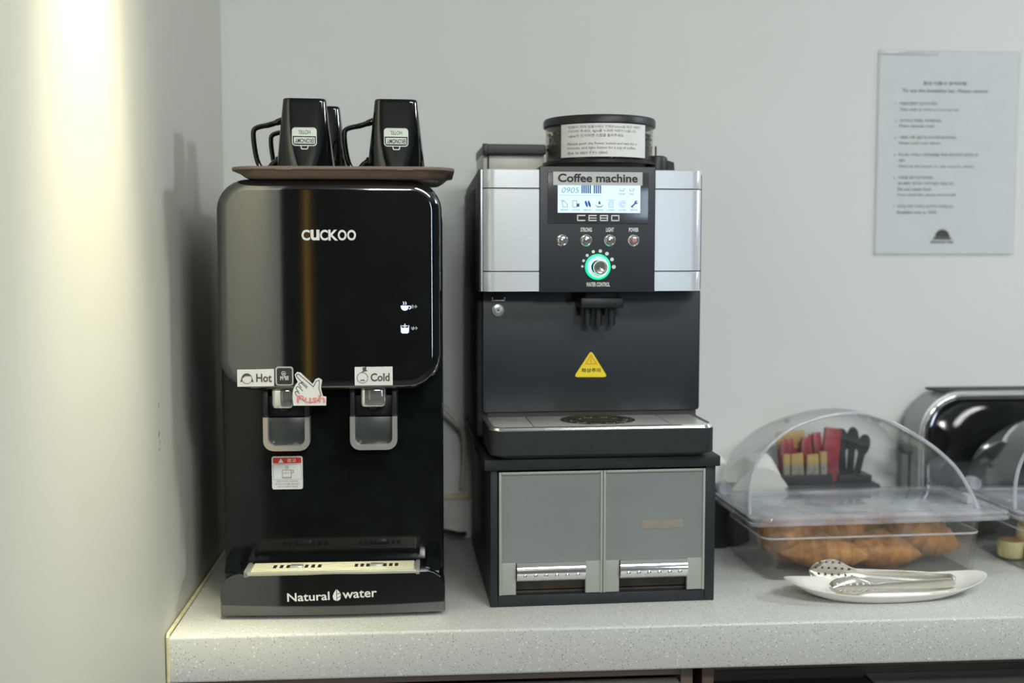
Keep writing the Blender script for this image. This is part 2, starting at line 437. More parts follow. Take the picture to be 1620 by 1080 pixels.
# ------------------------------------------------------------------ room shell
YW = 1.985
struct(MB().box(-.62, 3.3, YW, YW + .1, 0, 2.5).build('wall_back', m_wall))
struct(MB().box(-2.6, -2.5, -3, YW + .1, 0, 2.5).build('wall_west', m_olive))
struct(MB().box(-2.5, -.62, YW, YW + .1, 0, 2.5).build('wall_north', m_olive))
struct(MB().box(3.2, 3.3, -3, YW, 0, 2.5).build('wall_right', m_dkwall))
struct(MB().box(-2.6, 3.3, -3.1, -3, 0, 2.5).build('wall_front', m_dkwall))
struct(MB().box(-2.6, 3.3, -3.1, YW + .1, -.1, 0).build('floor', m_floor))
struct(MB().box(-2.6, 3.3, -3.1, YW + .1, 2.5, 2.6).build('ceiling', m_ceil))
# stub wall left of the counter, grazed by a downlight
mb = MB().box(-.603, -.343, .90, YW, 0, 2.5, .004)
wl = struct(mb.build('wall_left', m_pillar, angle=.5))
for (y_, z, h, w) in ((1.476, 1.203, .007, .002), (1.474, 1.166, .008, .003), (1.478, 1.156, .004, .002), (1.473, 1.148, .003, .003)):
    MB().add([(-.3427, y_ - w, z), (-.3427, y_ + w * .4, z - h * .3), (-.3427, y_ + w, z + h * .6), (-.3427, y_ - w * .2, z + h)], [(0, 1, 2, 3)]).build('paint_chip', m_grey, wl)
# rear of the room, seen only in the glossy fronts
dr = struct(MB().box(-.94, -.78, -2.99, -2.9, 0, 2.3, .004).build('trim_1', m_wood))
wd = struct(MB().box(1.64, 1.66, -2.995, -2.94, .75, 2.15, .002).box(1.84, 1.86, -2.995, -2.94, .75, 2.15, .002).box(1.66, 1.84, -2.995, -2.98, .75, 2.15).build('window_1', m_alu))

# ------------------------------------------------------------------ countertop and cabinets
ct = thing('countertop', 'pale grey speckled stone countertop running along the back wall', 'countertop', (-.343, 1.48, .9))
MB().box(0.003, 2.6, 0, .504, -.0625, 0, .004, 3).build('slab', m_counter, ct)
MB().box(0.02, 2.6, .484, .504, .0005, .070, .002).build('upstand', m_counter, ct)
mb = MB().tube([(0.02, .494, .0735), (2.6, .494, .0735)], .0045, 8)
tag(mb.build('caulk_bead', m_caulk, ct), 'yellowed caulk line along the upstand')
mb = MB().tube([(.0035, .001, -.0605), (.0035, .001, .000), (.0035, .004, .003), (.004, .25, .002), (.004, .484, .002)], .0026, 8)
tag(mb.build('caulk_bead', m_caulk, ct), 'yellowed caulk line against the rounded wall')
cab = thing('base_cabinet', 'grey fronted base cabinet with aluminium drawer edge under the counter', 'cabinet', (-.343, 1.5, 0))
MB().box(.005, .018, 0, .45, .05, .828).box(.688, .705, 0, .45, .05, .834, .001).box(.018, .688, .43, .45, .05, .828).box(.018, .688, 0, .43, .05, .07).box(.018, .688, .004, .43, .822, .834).build('carcass', m_brown, cab)
dw = MB().box(.010, .684, -.012, .006, .55, .806, .002).build('drawer_front', m_alu, cab)
MB().box(.010, .684, -.020, .006, .8075, .8185, .002).build('edge_profile', m_alu, dw)
MB().box(.010, .684, -.012, .006, .08, .545, .002).build('drawer_front', m_alu, cab)
cab2 = thing('base_cabinet', 'dark brown open fronted base cabinet under the counter below the bread', 'cabinet', (.375, 1.5, 0))
MB().box(0.0, .016, .0, .45, .05, .834).box(1.8, 1.82, 0, .45, .05, .834).box(.016, 1.8, .43, .45, .05, .834).box(.016, 1.8, 0, .43, .05, .07).build('carcass', m_brown, cab2)
MB().box(.016, 1.8, .0, .42, .8285, .8345, .0005).build('top_rail', m_brown, cab2)
MB().box(.016, 1.8, .05, .06, .5, .828).build('front_board', m_dkbrown, cab2)
sh = MB().box(.02, 1.8, -.005, .05, .60, .7935, .002).build('drawer_front', m_dkbrown, cab2)
MB().box(.25, 1.8, -.012, .05, .7945, .7985, .001).build('edge_profile', m_alu, sh)

# ------------------------------------------------------------------ water dispenser
D = thing('water_dispenser', 'tall gloss black hot and cold water dispenser beside the rounded wall', 'water dispenser', (-.1315, 1.54, .9), -.3)
mb = MB()
mb.slab(-.156, .154, .010, .592, .07, .345, rt=.05, rb=.006, fil=.004)
mb.slab(-.146, .149, .335, .590, .03, .072, rt=.05, rb=.02)
mb.build('body', m_gloss2, D)
MB().box(-.100, .102, .060, .34, .585, .5965, .004).build('top_cover', m_gloss2, D)
PB = .0085
def py(x, z=0): return PB * ((x - .0018) / .1508) ** 2 - .0004
fp = MB().slab(-.149, .1526, .3145, .598, 0, .035, rt=.042, rb=.047, fil=.014, bulge=PB, n=12, mid=24, fsteps=6).build('front_panel', m_gloss, D, angle=1.2)
mb = MB()
for ch, xx, ww in zip('CuCKOO', (-.0342, -.0222, -.0098, .0014, .0138, .0262), (.0112, .0118, .0105, .0128, .0118, .0118)):
    mb.text(ch, xx, .5165, py, h=.0143, w=ww, bold=.03)
mb.build('lettering', m_print, fp)
# status lights
mb = MB(); cx, cz = .1022, .4275
mb.flat(circ(cx, cz, .0052, 16, pi, 2 * pi) , lambda x, z: py(x)); mb.flat(rrect(cx - .0055, cx + .0052, cz - .0005, cz + .0015, .0007), lambda x, z: py(x))
mb.stroke(circ(cx + .006, cz - .001, .002, 8, -pi / 2, pi / 2), .0009, py); mb.stroke([(cx - .002, cz + .003), (cx - .001, cz + .0045), (cx - .002, cz + .0065)], .0009, py); mb.stroke([(cx + .001, cz + .003), (cx + .002, cz + .0045), (cx + .001, cz + .0065)], .0009, py)
cz = .397
mb.flat([(cx - .004, cz - .0055), (cx + .004, cz - .0055), (cx + .0045, cz + .002), (cx - .0045, cz + .002)], py); mb.stroke([(cx - .0048, cz - .004), (cx - .0052, cz + .005)], .0009, py); mb.stroke([(cx + .0048, cz - .004), (cx + .0052, cz + .005)], .0009, py)
mb.stroke([(cx - .003, cz + .0045), (cx + .003, cz + .0045)], .001, py); mb.stroke([(cx, cz + .003), (cx, cz + .007)], .001, py)
tag(mb.build('status_light', m_ledwhite, fp), 'glowing cup and glass symbols')
MB().text('온수', .1105, .4253, py, h=.0045, w=.0085, bold=.01).build('lettering', m_print, fp)
mb = MB(); mb.text('냉수', .1108, .3960, py, h=.0045, w=.0085, bold=.01)
mb.build('lettering', m_print, fp)
# hot label
def hp(x, z): return py(x) - .0005
def hq(x, z): return py(x) - .0008
def curved(mb, poly): # thin curved sticker with thickness
    n = len(poly); V = [(x, py(x) - .0005, z) for x, z in poly] + [(x, py(x) + .0006, z) for x, z in poly]
    mb.add(V, [tuple(range(n)), tuple(range(2 * n - 1, n - 1, -1))] + [(i, n + i, n + (i + 1) % n, (i + 1) % n) for i in range(n)], smooth=False); return mb
hl = curved(MB(), [(-.123, .3205), (-.0738, .3215), (-.0735, .3445), (-.123, .3435)]).build('hot_label', m_white, D)
mb = MB(); mb.text('Hot', -.0975, .3268, hq, h=.0113, w=.021, bold=.022).build('lettering', m_brownink, hl)
mb = MB(); hx, hz = -.110, .3315
mb.stroke(circ(hx, hz, .0068, 24), .0007, hq)
mb.flat(circ(hx, hz, .0072, 14, .15 * pi, pi + .1) + [(hx - .002, hz + .0035)], hq)
mb.flat([(hx - .0072, hz + .001), (hx - .0062, hz - .004), (hx - .0092, hz - .0048)], hq); mb.flat([(hx + .0072, hz + .001), (hx + .0092, hz - .0048), (hx + .0062, hz - .004)], hq)
mb.build('girl_face_icon', m_brownink, hl)
cl = curved(MB(), [(.0343, .3215), (.0852, .3213), (.0852, .3465), (.0343, .3466)]).build('cold_label', m_white, D)
MB().text('Cold', .0556, .3268, hq, h=.0112, w=.0255, bold=.022).build('lettering', m_brownink, cl)
mb = MB(); hx, hz = .0447, .3318
mb.stroke(circ(hx, hz, .0072, 24), .0007, hq)
mb.flat([(hx - .0035, hz - .0046), (hx - .0018, hz - .0020), (hx, hz - .0028), (hx + .0018, hz - .0020), (hx + .0035, hz - .0046), (hx, hz - .0036)], hq)
mb.flat([(hx - .001, hz + .0075), (hx + .0068, hz + .0093), (hx + .0066, hz + .0103), (hx - .0012, hz + .0085)], hq)
mb.flat([(hx + .0006, hz + .009), (hx + .0053, hz + .0100), (hx + .0052, hz + .0150), (hx + .0002, hz + .0140)], hq)
mb.build('moustache_face_icon', m_brownink, cl)
bt = curved(MB(), rrect(-.0715, -.0477, .3220, .3477, .004)).build('touch_button', m_steel, D)
mb = MB(); V = rrect(-.0697, -.0495, .3238, .3458, .0025)
mb.flat(V, hq).build('button_face', m_ink, bt)
mb = MB(); q = lambda x, z: py(x) - .001
bx_, bz_ = -.0602, .3335
mb.stroke(circ(bx_ - .0005, bz_ + .005, .0027, 10, -.6, pi + .6), .0007, q)
mb.stroke([(bx_ - .0015, bz_ - .0035), (bx_ - .0015, bz_ + .0045), (bx_ - .0002, bz_ + .0055), (bx_ + .0006, bz_ + .0045), (bx_ + .0006, bz_ - .001)], .0009, q)
for i in range(3): mb.stroke([(bx_ + .002 + i * .0017, bz_ - .0035), (bx_ + .002 + i * .0017, bz_ + .0012)], .001, q)
mb.stroke([(bx_ - .0045, bz_ - .0035), (bx_ - .0045, bz_ + .001), (bx_ - .0025, bz_ - .001)], .001, q)
mb.build('touch_icon', m_print, bt)
# pointing hand sticker, given in photograph-like proportions of the sticker
def HP(u, v): return (-.0489 + u * .0450, .3405 - v * .0456)
out = [(.10, .18), (.07, .08), (.14, .0), (.24, .02), (.60, .36), (.68, .22), (.78, .18), (.88, .24), (.86, .36), (.84, .46), (.87, .62), (.90, .72), (1.0, .74), (.99, 1.0), (.02, 1.0), (.0, .82), (.0, .62), (.03, .50), (.09, .38), (.16, .30)]
pts = [HP(*p) for p in out]
dz = -.001
n = len(pts); mb = MB(); V = [(x, py(x) - .0012, z) for x, z in pts] + [(x, py(x) - .0006, z) for x, z in pts]
mb.add(V, [tuple(range(n)), tuple(range(2 * n - 1, n - 1, -1))] + [(i, n + i, n + (i + 1) % n, (i + 1) % n) for i in range(n)], smooth=False)
hs = mb.build('hand_sticker', m_white, D)
tag(hs, 'white pointing hand sticker with faded pink writing')
mb = MB(); q = lambda x, z: py(x) - .0015
mb.stroke([HP(*p) for p in [(.30, .32), (.13, .14), (.12, .08), (.18, .06), (.62, .44), (.70, .28), (.79, .25), (.80, .34), (.78, .48), (.84, .70), (.74, .86), (.52, .92), (.34, .86), (.10, .68), (.07, .60), (.12, .57), (.20, .64)]], .0009, q)
mb.stroke([HP(*p) for p in [(.17, .58), (.10, .48), (.14, .43), (.20, .45), (.30, .56)]], .0009, q)
mb.stroke([HP(*p) for p in [(.26, .46), (.18, .37), (.22, .32), (.28, .34), (.42, .48)]], .0009, q)
mb.stroke([HP(*p) for p in [(.26, .32), (.30, .30), (.44, .44)]], .0009, q)
mb.build('hand_outline', m_ink, hs)
a, b = HP(.12, .92)
MB().text('Push', a, b, lambda x, z: py(x) - .0018, h=.0105, w=.038, bold=.02).build('lettering', m_pink, hs)
# levers, spouts
def U(mb, x0, x1, z0, z1, w, y0, y1, r):
    o = [(x0, z1), (x0, z0 + r)] + circ(x0 + r, z0 + r, r, 8, pi, 1.5 * pi)[1:] + circ(x1 - r, z0 + r, r, 8, 1.5 * pi, 2 * pi) + [(x1, z1)]
    ri = r - w * .55
    i = [(x0 + w, z1), (x0 + w, z0 + w + ri)] + circ(x0 + w + ri, z0 + w + ri, ri, 8, pi, 1.5 * pi)[1:] + circ(x1 - w - ri, z0 + w + ri, ri, 8, 1.5 * pi, 2 * pi) + [(x1 - w, z1)]
    N = len(o); b = .0012
    rings = []
    for ins, y in ((0, y1), (0, y0 + b), (b, y0)):
        t = ins / w * .5
        rings.append(([(o[k][0] + (i[k][0] - o[k][0]) * t, y, o[k][1] + (i[k][1] - o[k][1]) * t) for k in range(N)], [(i[k][0] + (o[k][0] - i[k][0]) * t, y, i[k][1] + (o[k][1] - i[k][1]) * t) for k in range(N)]))
    V = []; F = []
    prof = [rings[0][0], rings[1][0], rings[2][0], rings[2][1], rings[1][1], rings[0][1]]
    for p in prof: V += p
    for k in range(6):
        for j in range(N - 1):
            F.append((k * N + j, k * N + j + 1, ((k + 1) % 6) * N + j + 1, ((k + 1) % 6) * N + j))
    F.append(tuple(k * N for k in range(6))); F.append(tuple(k * N + N - 1 for k in reversed(range(6))))
    return mb.add(V, F)
for lab, x0, x1, sx0, sx1, sz in (('hot', -.0942, -.0302, -.0800, -.0505, .2875), ('cold', .0245, .0900, .0405, .0750, .2885)):
    lv = U(MB(), x0, x1, .2275, .2745, .0072, .030, .045, .014).build('dispense_lever', m_satin, D)
    MB().box(x0 + .0005, x0 + .0072, .034, .07, .2745, .312, .001).box(x1 - .0072, x1 - .0005, .034, .07, .2745, .312, .001).box(x0 + .007, x1 - .007, .050, .075, .273, .302, .001).build('lever_arm', m_black, lv)
    MB().box(x0 + .007, x1 - .007, .040, .044, .234, .273, .0008).build('paddle', mat('smoky_grey_paddle', (.045, .05, .048), rough=.3, noise=.1, nscale=40), lv)
    sp = MB().box(sx0, sx1, .018, .06, sz, .318, .006, 3).build('spout', m_chrome, D)
    MB().cyl(((sx0 + sx1) / 2, .04, sz - .004), .008, .005, 'z').build('nozzle_ring', m_black, sp)
# caution sticker on the recess wall
y = .0695
cs = MB().slab(-.0882, -.0450, .1664, .2135, y, .0705, rt=.003, rb=.003, n=4, mid=2).build('caution_sticker', m_white, D)
MB().flat(rrect(-.0865, -.0467, .2035, .2118, .0012), y - .0003).build('red_band', m_red, cs)
mb = MB(); mb.flat([(-.0790, .2045), (-.0715, .2045), (-.07525, .2108)], y - .0005); mb.text('경고', -.0668, .2050, y - .0005, h=.0053, w=.0125, bold=.02)
mb.build('lettering', m_print, cs)
mb = MB(); mb.text('표면이 뜨거우니 조심하세요', -.0665, .1765, y - .0003, h=.0024, w=.030, align='C', bold=.01); mb.text('화상주의 뜨거운물 사용시 주의', -.0665, .1727, y - .0003, h=.0024, w=.034, align='C', bold=.01); mb.text('어린이가 사용하지 않도록', -.0665, .1690, y - .0003, h=.0024, w=.028, align='C', bold=.01)
mb.stroke(rrect(-.0862, -.0470, .1803, .2020, .0015), .0004, y - .0003, closed=True)
mb.stroke([(-.0735, .194), (-.0735, .1835), (-.0612, .1835), (-.0612, .194)], .0008, y - .0003, closed=True); mb.stroke([(-.0612, .1935), (-.0580, .1935), (-.0580, .190), (-.0612, .190)], .0008, y - .0003)
mb.stroke([(-.0740, .1825), (-.0608, .1825)], .0006, y - .0003)
for i in range(3):
    xx = -.0690 + i * .0018; mb.stroke([(xx, .1952), (xx + .0007, .1966), (xx - .0005, .1982), (xx + .0005, .2002)], .0005, y - .0003)
mb.build('print', m_grey, cs)
MB().text('HOT', -.0674, .1885, y - .0005, h=.0026, w=.0085, align='C').build('lettering', m_red, cs)
# foot skirt and drip tray
def sy(x, z=0): return .006 * ((x - .0018) / .1533) ** 2 - .0004
sk = MB().slab(-.1512, .1549, .0055, .0632, 0, .07, rt=.026, rb=.001, fil=.0008, bulge=.006, n=12, mid=20).build('drip_skirt', m_gloss, D, angle=1.0)
mb = MB(); mb.text('Natural', -.0606, .0266, sy, h=.0118, w=.0575, bold=.014); mb.text('water', .0143, .0276, sy, h=.0105, w=.0470, bold=.014)
lx, lz = .0066, .0327
mb.flat([(lx, lz - .0080), (lx - .0045, lz - .006), (lx - .0056, lz - .001), (lx - .0035, lz + .004), (lx - .0004, lz + .0085), (lx - .0004, lz - .008)], sy)
mb.flat([(lx + .0004, lz + .0085), (lx + .0004, lz + .002), (lx + .0050, lz + .0035)], sy); mb.flat([(lx + .0004, lz + .0012), (lx + .0004, lz - .0035), (lx + .0057, lz - .0008), (lx + .0053, lz + .0028)], sy); mb.flat([(lx + .0004, lz - .0043), (lx + .0004, lz - .008), (lx + .0045, lz - .006), (lx + .0056, lz - .0018)], sy)
mb.rot(R_(1.6), (0, .033)).build('lettering', m_print, sk)
mb = MB(); mb.box(-.146, .148, .016, .075, .02, .0618, .002)
for sgn in (-1, 1):
    cxx = .001 + sgn * .137
    mb.loft([[(cxx - .012, .02, .061), (cxx + .012, .02, .061), (cxx + .012, .078, .061), (cxx - .012, .078, .061)], [(cxx - .010 + sgn * .003, .045, .074), (cxx + .007 + sgn * .003, .045, .074), (cxx + .007 + sgn * .003, .078, .080), (cxx - .010 + sgn * .003, .078, .080)]])
mb.build('drip_tray', m_gloss2, D)
g = MB().box(-.118, .120, -.0, .045, .0615, .0665, .001).build('drip_grid', m_ivorymetal, D)
mb = MB()
for i in range(8): yy = .0025 + i * .0053; mb.box(-.110, .112, yy, yy + .0040, .0660, .0678, .0005, 1)
mb.build('grid_rib', m_ivorymetal, g)
for xs in (-.0815, -.0725, -.0635, -.0385, -.0295, -.0205, .030, .038, .046, .0695, .0775, .0855):
    MB().box(xs, xs + .0045, .016, .030, .0672, .0682).build('grid_slot', m_ink, g)
for xs in (-.0585, .0515): MB().box(xs, xs + .018, .015, .027, .0670, .0702, .0012).build('grid_handle', m_steel, g)
for xs in (-.1185, .1145): MB().box(xs, xs + .0055, .0, .045, .0600, .0683, .0006).build('grid_end_cap', m_grey, g)
for xs in (-.11, .11):
    for ys in (.03, .30): MB().cyl((xs, ys, 0), .012, .012, 'z').build('foot', m_black, D)

# ------------------------------------------------------------------ serving tray and mugs on the dispenser
TZ = 1.4985
T = thing('serving_tray', 'shallow brown plastic serving tray lying on top of the water dispenser', 'tray', (-.1095, 1.64, TZ), -.3)
cy_ = .0
rings = [rring(0, cy_, .128, .105, .03, .0), rring(0, cy_, .134, .111, .034, .0035), rring(0, cy_, .1425, .1175, .04, .0105), rring(0, cy_, .1485, .1225, .044, .0108), rring(0, cy_, .1490, .123, .044, .0128), rring(0, cy_, .1485, .1225, .044, .0148), rring(0, cy_, .144, .118, .04, .0150), rring(0, cy_, .1405, .1155, .04, .0142), rring(0, cy_, .133, .1095, .032, .0050), rring(0, cy_, .127, .104, .03, .0030)]
MB().loft(rings).build('tray_body', m_tray, T, angle=.7)
for xs in (-.075, .083): MB().box(xs - .0105, xs + .0105, -.1228, -.118, .0098, .0122, .0008).build('rim_tab', m_tray, T)
# beige underside pad, seen past the dispenser's round corner
u = MB().loft([rring(0, .01, .126, .090, .028, -.0006), rring(0, .01, .127, .091, .028, .0006)]).build('underside_panel', m_beige, T)
u['label'] = 'pale beige underside'
MG = thing('mug', 'black square-based mug upside down on the tray, left one in front, pale briefcase badge', 'mug', (0, 0, 0), 0, 'upside-down hotel mugs on the tray')
MH = .1088
def mug_pt(t, zf):
    """outline of the upturned mug: round rim at the tray, soft square base on top"""
    k = zf; r = .0425 * (1 - k) + .0292 * k - .0004 * sin(pi * k)
    e = 2 + 5.5 * k ** 1.3
    c, s_ = cos(t), sin(t)
    d = (abs(c) ** e + abs(s_) ** e) ** (-1 / e)
    return r * d * c, r * d * s_
NS = 72
def mug_ring(zf, sc=1.): return [(*[q * sc for q in mug_pt(2 * pi * i / NS, zf)], zf * MH) for i in range(NS)]
rings = [mug_ring(0, .93), mug_ring(0, .985), mug_ring(.01)] + [mug_ring(k / 22) for k in range(1, 22)] + [mug_ring(.985), mug_ring(.997, .975), mug_ring(1., .94), mug_ring(.992, .86), mug_ring(.985, .5)]
MB().loft(rings).build('cup', m_mug, MG, angle=1.1)
hpts = [(-.027, 0, .0835), (-.036, 0, .0795), (-.050, 0, .0745), (-.062, 0, .0725), (-.0705, 0, .069), (-.0715, 0, .060), (-.0695, 0, .040), (-.066, 0, .023), (-.061, 0, .0145), (-.053, 0, .0135), (-.045, 0, .021), (-.036, 0, .027)]
MB().tube(hpts, [.0075, .0055, .0045, .0042, .0042, .0042, .0042, .0042, .0045, .0045, .0055, .0075], 12, smoothn=2, ell=(1.35, .85)).build('handle', m_mug, MG, angle=1.2)
def my(x, z, o=.0004):
    zf = z / MH; k = zf; r = .0425 * (1 - k) + .0292 * k - .0004 * sin(pi * k); e = 2 + 5.5 * k ** 1.3
    return -r * (max(1e-4, 1 - abs(x / r) ** e)) ** (1 / e) - o
mb = MB(); bx0, bx1, bz0, bz1 = -.0170, .0160, .0435, .0685
f1 = lambda x, z: my(x, z)
def fillgrid(mb, x0, x1, z0, z1, fn, n=8):
    for i in range(n):
        a, b = x0 + (x1 - x0) * i / n, x0 + (x1 - x0) * (i + 1) / n
        mb.add([(a, fn(a, z0), z0), (b, fn(b, z0), z0), (b, fn(b, z1), z1), (a, fn(a, z1), z1)], [(0, 1, 2, 3)], smooth=False)
mb.stroke(rrect(bx0 + .0005, bx1 - .0005, bz0 + .0005, bz1 - .0005, .004), .0012, f1, closed=True)
fillgrid(mb, bx0 + .001, bx1 - .001, .0568, .0672, f1)
fillgrid(mb, bx0 + .0025, bx1 - .0025, .0465, .0553, f1)
mb.stroke([(-.0052, .0430), (-.0045, .0400), (-.0035, .0393), (.0028, .0393), (.0037, .0400), (.0043, .0430)], .0013, f1)
bd = mb.build('badge', m_decal, MG)
mb = MB(); f2 = lambda x, z: my(x, z, .0007)
mb.text('HOTEL', -.0005, .0595, f2, h=.0055, w=.0165, align='C', rot=pi).build('hotel_lettering', m_ink, bd); mb = MB(); mb.text('EKONOMY', -.0005, .0475, f2, h=.0062, w=.0255, align='C', rot=pi, bold=.02)
mb.build('lettering', m_ink, bd)
MZ = TZ + .0032
MG.location = (-.1665, 1.6185, MZ)
MG.rotation_euler = (0, 0, R_(4))
for x, yv, rz, lab in ((-.0415, 1.6185, 3, 'black square-based mug upside down on the tray, right one in front, pale briefcase badge'), (-.1535, 1.7, 2, 'black mug upside down on the tray, hidden behind the left front mug')):
    c = copy_tree(MG); c.location = (x, yv, MZ); c.rotation_euler = (0, 0, R_(rz)); c['label'] = lab

# ------------------------------------------------------------------ drawer stand under the coffee machine
BO = (.0878, 1.5727, .9); BR = 1.95
B = thing('drawer_stand', 'black two-drawer coffee stand standing under the coffee machine', 'drawer unit', BO, BR)
mb = MB()
mb.box(0, .0105, 0, .345, 0, .1985, .0012).box(.3095, .324, 0, .345, 0, .1985, .0012).box(.0105, .3095, 0, .345, 0, .0165, .0012).box(.0105, .3095, .33, .345, .0165, .1985)
mb.build('body', m_blackpow, B)
MB().box(-.0088, .3285, -.008, .395, .1972, .2122, .0012).build('top_board', m_blackpow, B)
MB().box(.0105, .3095, .012, .33, .0165, .019).build('inner_floor', m_rust, B)
def drawer(x0, x1, nx0, nx1, lab):
    z0, z1, zn = .0178, .1938, .0640
    d = MB().prism([(x0, z1), (x0, z0), (nx0, z0), (nx0, zn), (nx1, zn), (nx1, z0), (x1, z0), (x1, z1)], -.002, .004).build('drawer', m_frost, B)
    r = .0038
    mb = MB()
    for a in ((x0, x0 + r, z0, z1), (x1 - r, x1, z0, z1), (x0 + r, x1 - r, z1 - r, z1)):
        mb.box(a[0], a[1], -.0045, .03, a[2], a[3], .001)
    mb.build('rim', m_frostrim, d)
    for a, b in ((x0 + r, nx0 - .0002), (nx1 + .0002, x1 - r)): MB().box(a, b, -.0030, .003, z0 + .0005, zn, .0005).build('lower_leg', m_frostrim, d)
    MB().box(x0 + .004, x1 - .004, .012, .30, .0205, .185, .002).build('drawer_box', m_rust, d)
    prof = []
    h0, h1 = .0372, .0637
    N = 14
    for i in range(N + 1):
        t = i / N; z = h1 - (h1 - h0) * t
        prof.append((-.003 - .0085 * sin(pi * min(1, t * .9 + .08)), z))
    rings = [[(x, p[0], p[1]) for p in prof] + [(x, .003, h0), (x, .003, h1)] for x in (nx0 + .0008, nx1 - .0008)]
    hd = MB().loft(rings).build('pull_handle', m_chrome, d, angle=.5)
    mb = MB()
    for i in range(6):
        xx = nx0 + .012 + i * (nx1 - nx0 - .024) / 5
        mb.lathe([(.0032, 0), (.0030, -.0009), (.0018, -.0016), (.0001, -.0018)], (xx, -.0105, .0465), 12, 'y')
    mb.build('embossed_dot', m_chrome, hd)
    return d
dl = drawer(.0118, .1598, .0359, .1352, 'l')
dr_ = drawer(.1604, .3083, .1840, .2828, 'r')
MB().slab(.216, .276, .1085, .1205, -.0024, -.001, rt=.002, rb=.002, n=3, mid=2).build('tape_residue', m_stain, dr_)

# ------------------------------------------------------------------ coffee machine
ZB = .2125
M = thing('coffee_machine', 'black and silver bean to cup coffee machine on the drawer stand', 'coffee machine', (BO[0], BO[1], BO[2] + ZB), BR)
OF = (0, 0, -ZB)
def mbm(): return MB(OF)
mb = mbm().box(-.012, .315, .095, .345, .228, .600, .006, 3)
# rear top edges slope down
mb.loft([[(-.012, .04, .445), (.0, .04, .445), (.0, .34, .445), (-.012, .34, .445)], [(-.012, .04, .617), (.0, .04, .6175), (.0, .31, .605), (-.012, .30, .602)]])
mb.box(.0, .312, .045, .30, .4455, .6150, .004)
mb.build('body', m_blackpow, M)
MB(OF).slab(-.0035, .3222, .2655, .4450, .085, .098, rt=.002, rb=.005, fil=.0015, n=4).build('back_panel', m_machine, M)
MB(OF).box(.004, .318, .088, .12, .2560, .2660).build('panel_gap', m_ink, M)
for x0, x1, lc, rc in ((-.0075, .0709, 1, 0), (.2367, .3070, 0, 1)):
    for z0, z1 in ((.4460, .4735), (.4748, .5895), (.5908, .6165)):
        # sheet with one round outer corner
        r = .017; pl = []
        yb = .046
        if lc: pl = [(x0, yb)] + [(x0 + r - r * cos(a * pi / 16), .020 + r - r * sin(a * pi / 16)) for a in range(9)] + [(x1, .020), (x1, yb)]
        else: pl = [(x0, yb), (x0, .020)] + [(x1 - r + r * sin(a * pi / 16), .020 + r - r * cos(a * pi / 16)) for a in range(9)] + [(x1, yb)]
        top = .0012
        MB(OF).loft([[(x, y_, z0) for x, y_ in pl], [(x, y_, z1 - top) for x, y_ in pl], [(x, y_ + .0012, z1) for x, y_ in pl]]).build('silver_panel', m_silver, M, angle=.7)
MB(OF).box(-.0105, -.0079, .028, .046, .446, .616, .0005).build('side_trim', m_silver, M)
MB(OF).slab(.0712, .2365, .4445, .6207, .0185, .05, rt=.0025, rb=.001, fil=.001, n=4).build('control_panel', m_machine, M)
YC = .0185
lp = MB(OF).slab(.0825, .2264, .541, .6127, YC - .0012, YC + .002, fil=.0006, n=2, mid=2).build('display_bezel', m_bezel, M)
lp['label'] = 'display under glossy protective film'
yl = YC - .0016
sc_ = MB(OF).slab(.0968, .2144, .5561, .5950, yl, yl + .0012, n=2, mid=2).build('screen', m_screen, lp)
yi = yl - .0003
mb = MB(OF); mb.text('0905', .1025, .5838, yi, h=.0075, w=.0245, bold=-.012, shear=.2)
for k in range(26): mb.stroke([(.0995 + k * .0023, .5803), (.1005 + k * .0023, .5803)], .0005, yi)
xs = .1800
for x in (.1880, .2020):
    mb.stroke([(x - .003, .590), (x - .0025, .5868), (x + .0022, .5868), (x + .003, .590)], .0006, yi); mb.stroke([(x + .003, .590), (x + .0045, .589)], .0005, yi)
mb.text('STRONG', .1880, .5815, yi, h=.0022, w=.009, align='C'); mb.text('LIGHT', .2020, .5815, yi, h=.0022, w=.007, align='C')
for x, wd_ in zip((.1229 + i * .0165 - .0165 for i in range(7)), ('BREWER', 'DOOR', 'BEANS', 'WATER', 'CAKE', 'FILTER', 'ERROR')):
    mb.text(wd_, x, .5590, yi, h=.0022, w=.0105, align='C')
X = [.1064 + i * .0165 for i in range(7)]
mb.stroke([(X[0] - .004, .572), (X[0] - .002, .564), (X[0] + .004, .564), (X[0] + .004, .568), (X[0], .572)], .0006, yi, closed=True); mb.stroke([(X[0] - .005, .574), (X[0] - .001, .573)], .0006, yi)
mb.stroke(rrect(X[1] - .005, X[1] + .001, .564, .573, .0006), .0006, yi, closed=True)
mb.stroke(rrect(X[4] - .003, X[4] + .003, .564, .571, .0005), .0005, yi, closed=True); mb.stroke([(X[4] - .004, .5735), (X[4] + .005, .5735)], .0006, yi); mb.stroke(circ(X[4], .5675, .0014, 8), .0004, yi)
mb.stroke(circ(X[5], .5685, .0045, 16), .0005, yi); mb.stroke(circ(X[5], .5685, .0023, 12), .0005, yi)
mb.build('thin_print', m_paleink, sc_)
mb = MB(OF)
for k in range(10):
    if k == 5: continue
    x = .1302 + k * .0029; mb.flat([(x, .5833), (x + .0019, .5833), (x + .0019, .5948), (x, .5948)], yi)
mb.build('bar_gauge', m_blueink, sc_); mb = MB(OF); mb.flat(rrect(X[1] + .0005, X[1] + .0045, .5645, .569, .0005), yi)
mb.build('door_symbol', m_blueink, sc_); mb = MB(OF)
for dx in (-.0021, .0021): mb.flat([(X[2] + dx - .0024, .5715), (X[2] + dx - .0008, .5735), (X[2] + dx + .0015, .5695), (X[2] + dx + .0024, .5650), (X[2] + dx + .0010, .5637), (X[2] + dx - .0015, .5675)], yi)
mb.build('bean_symbol', m_blueink, sc_); mb = MB(OF)
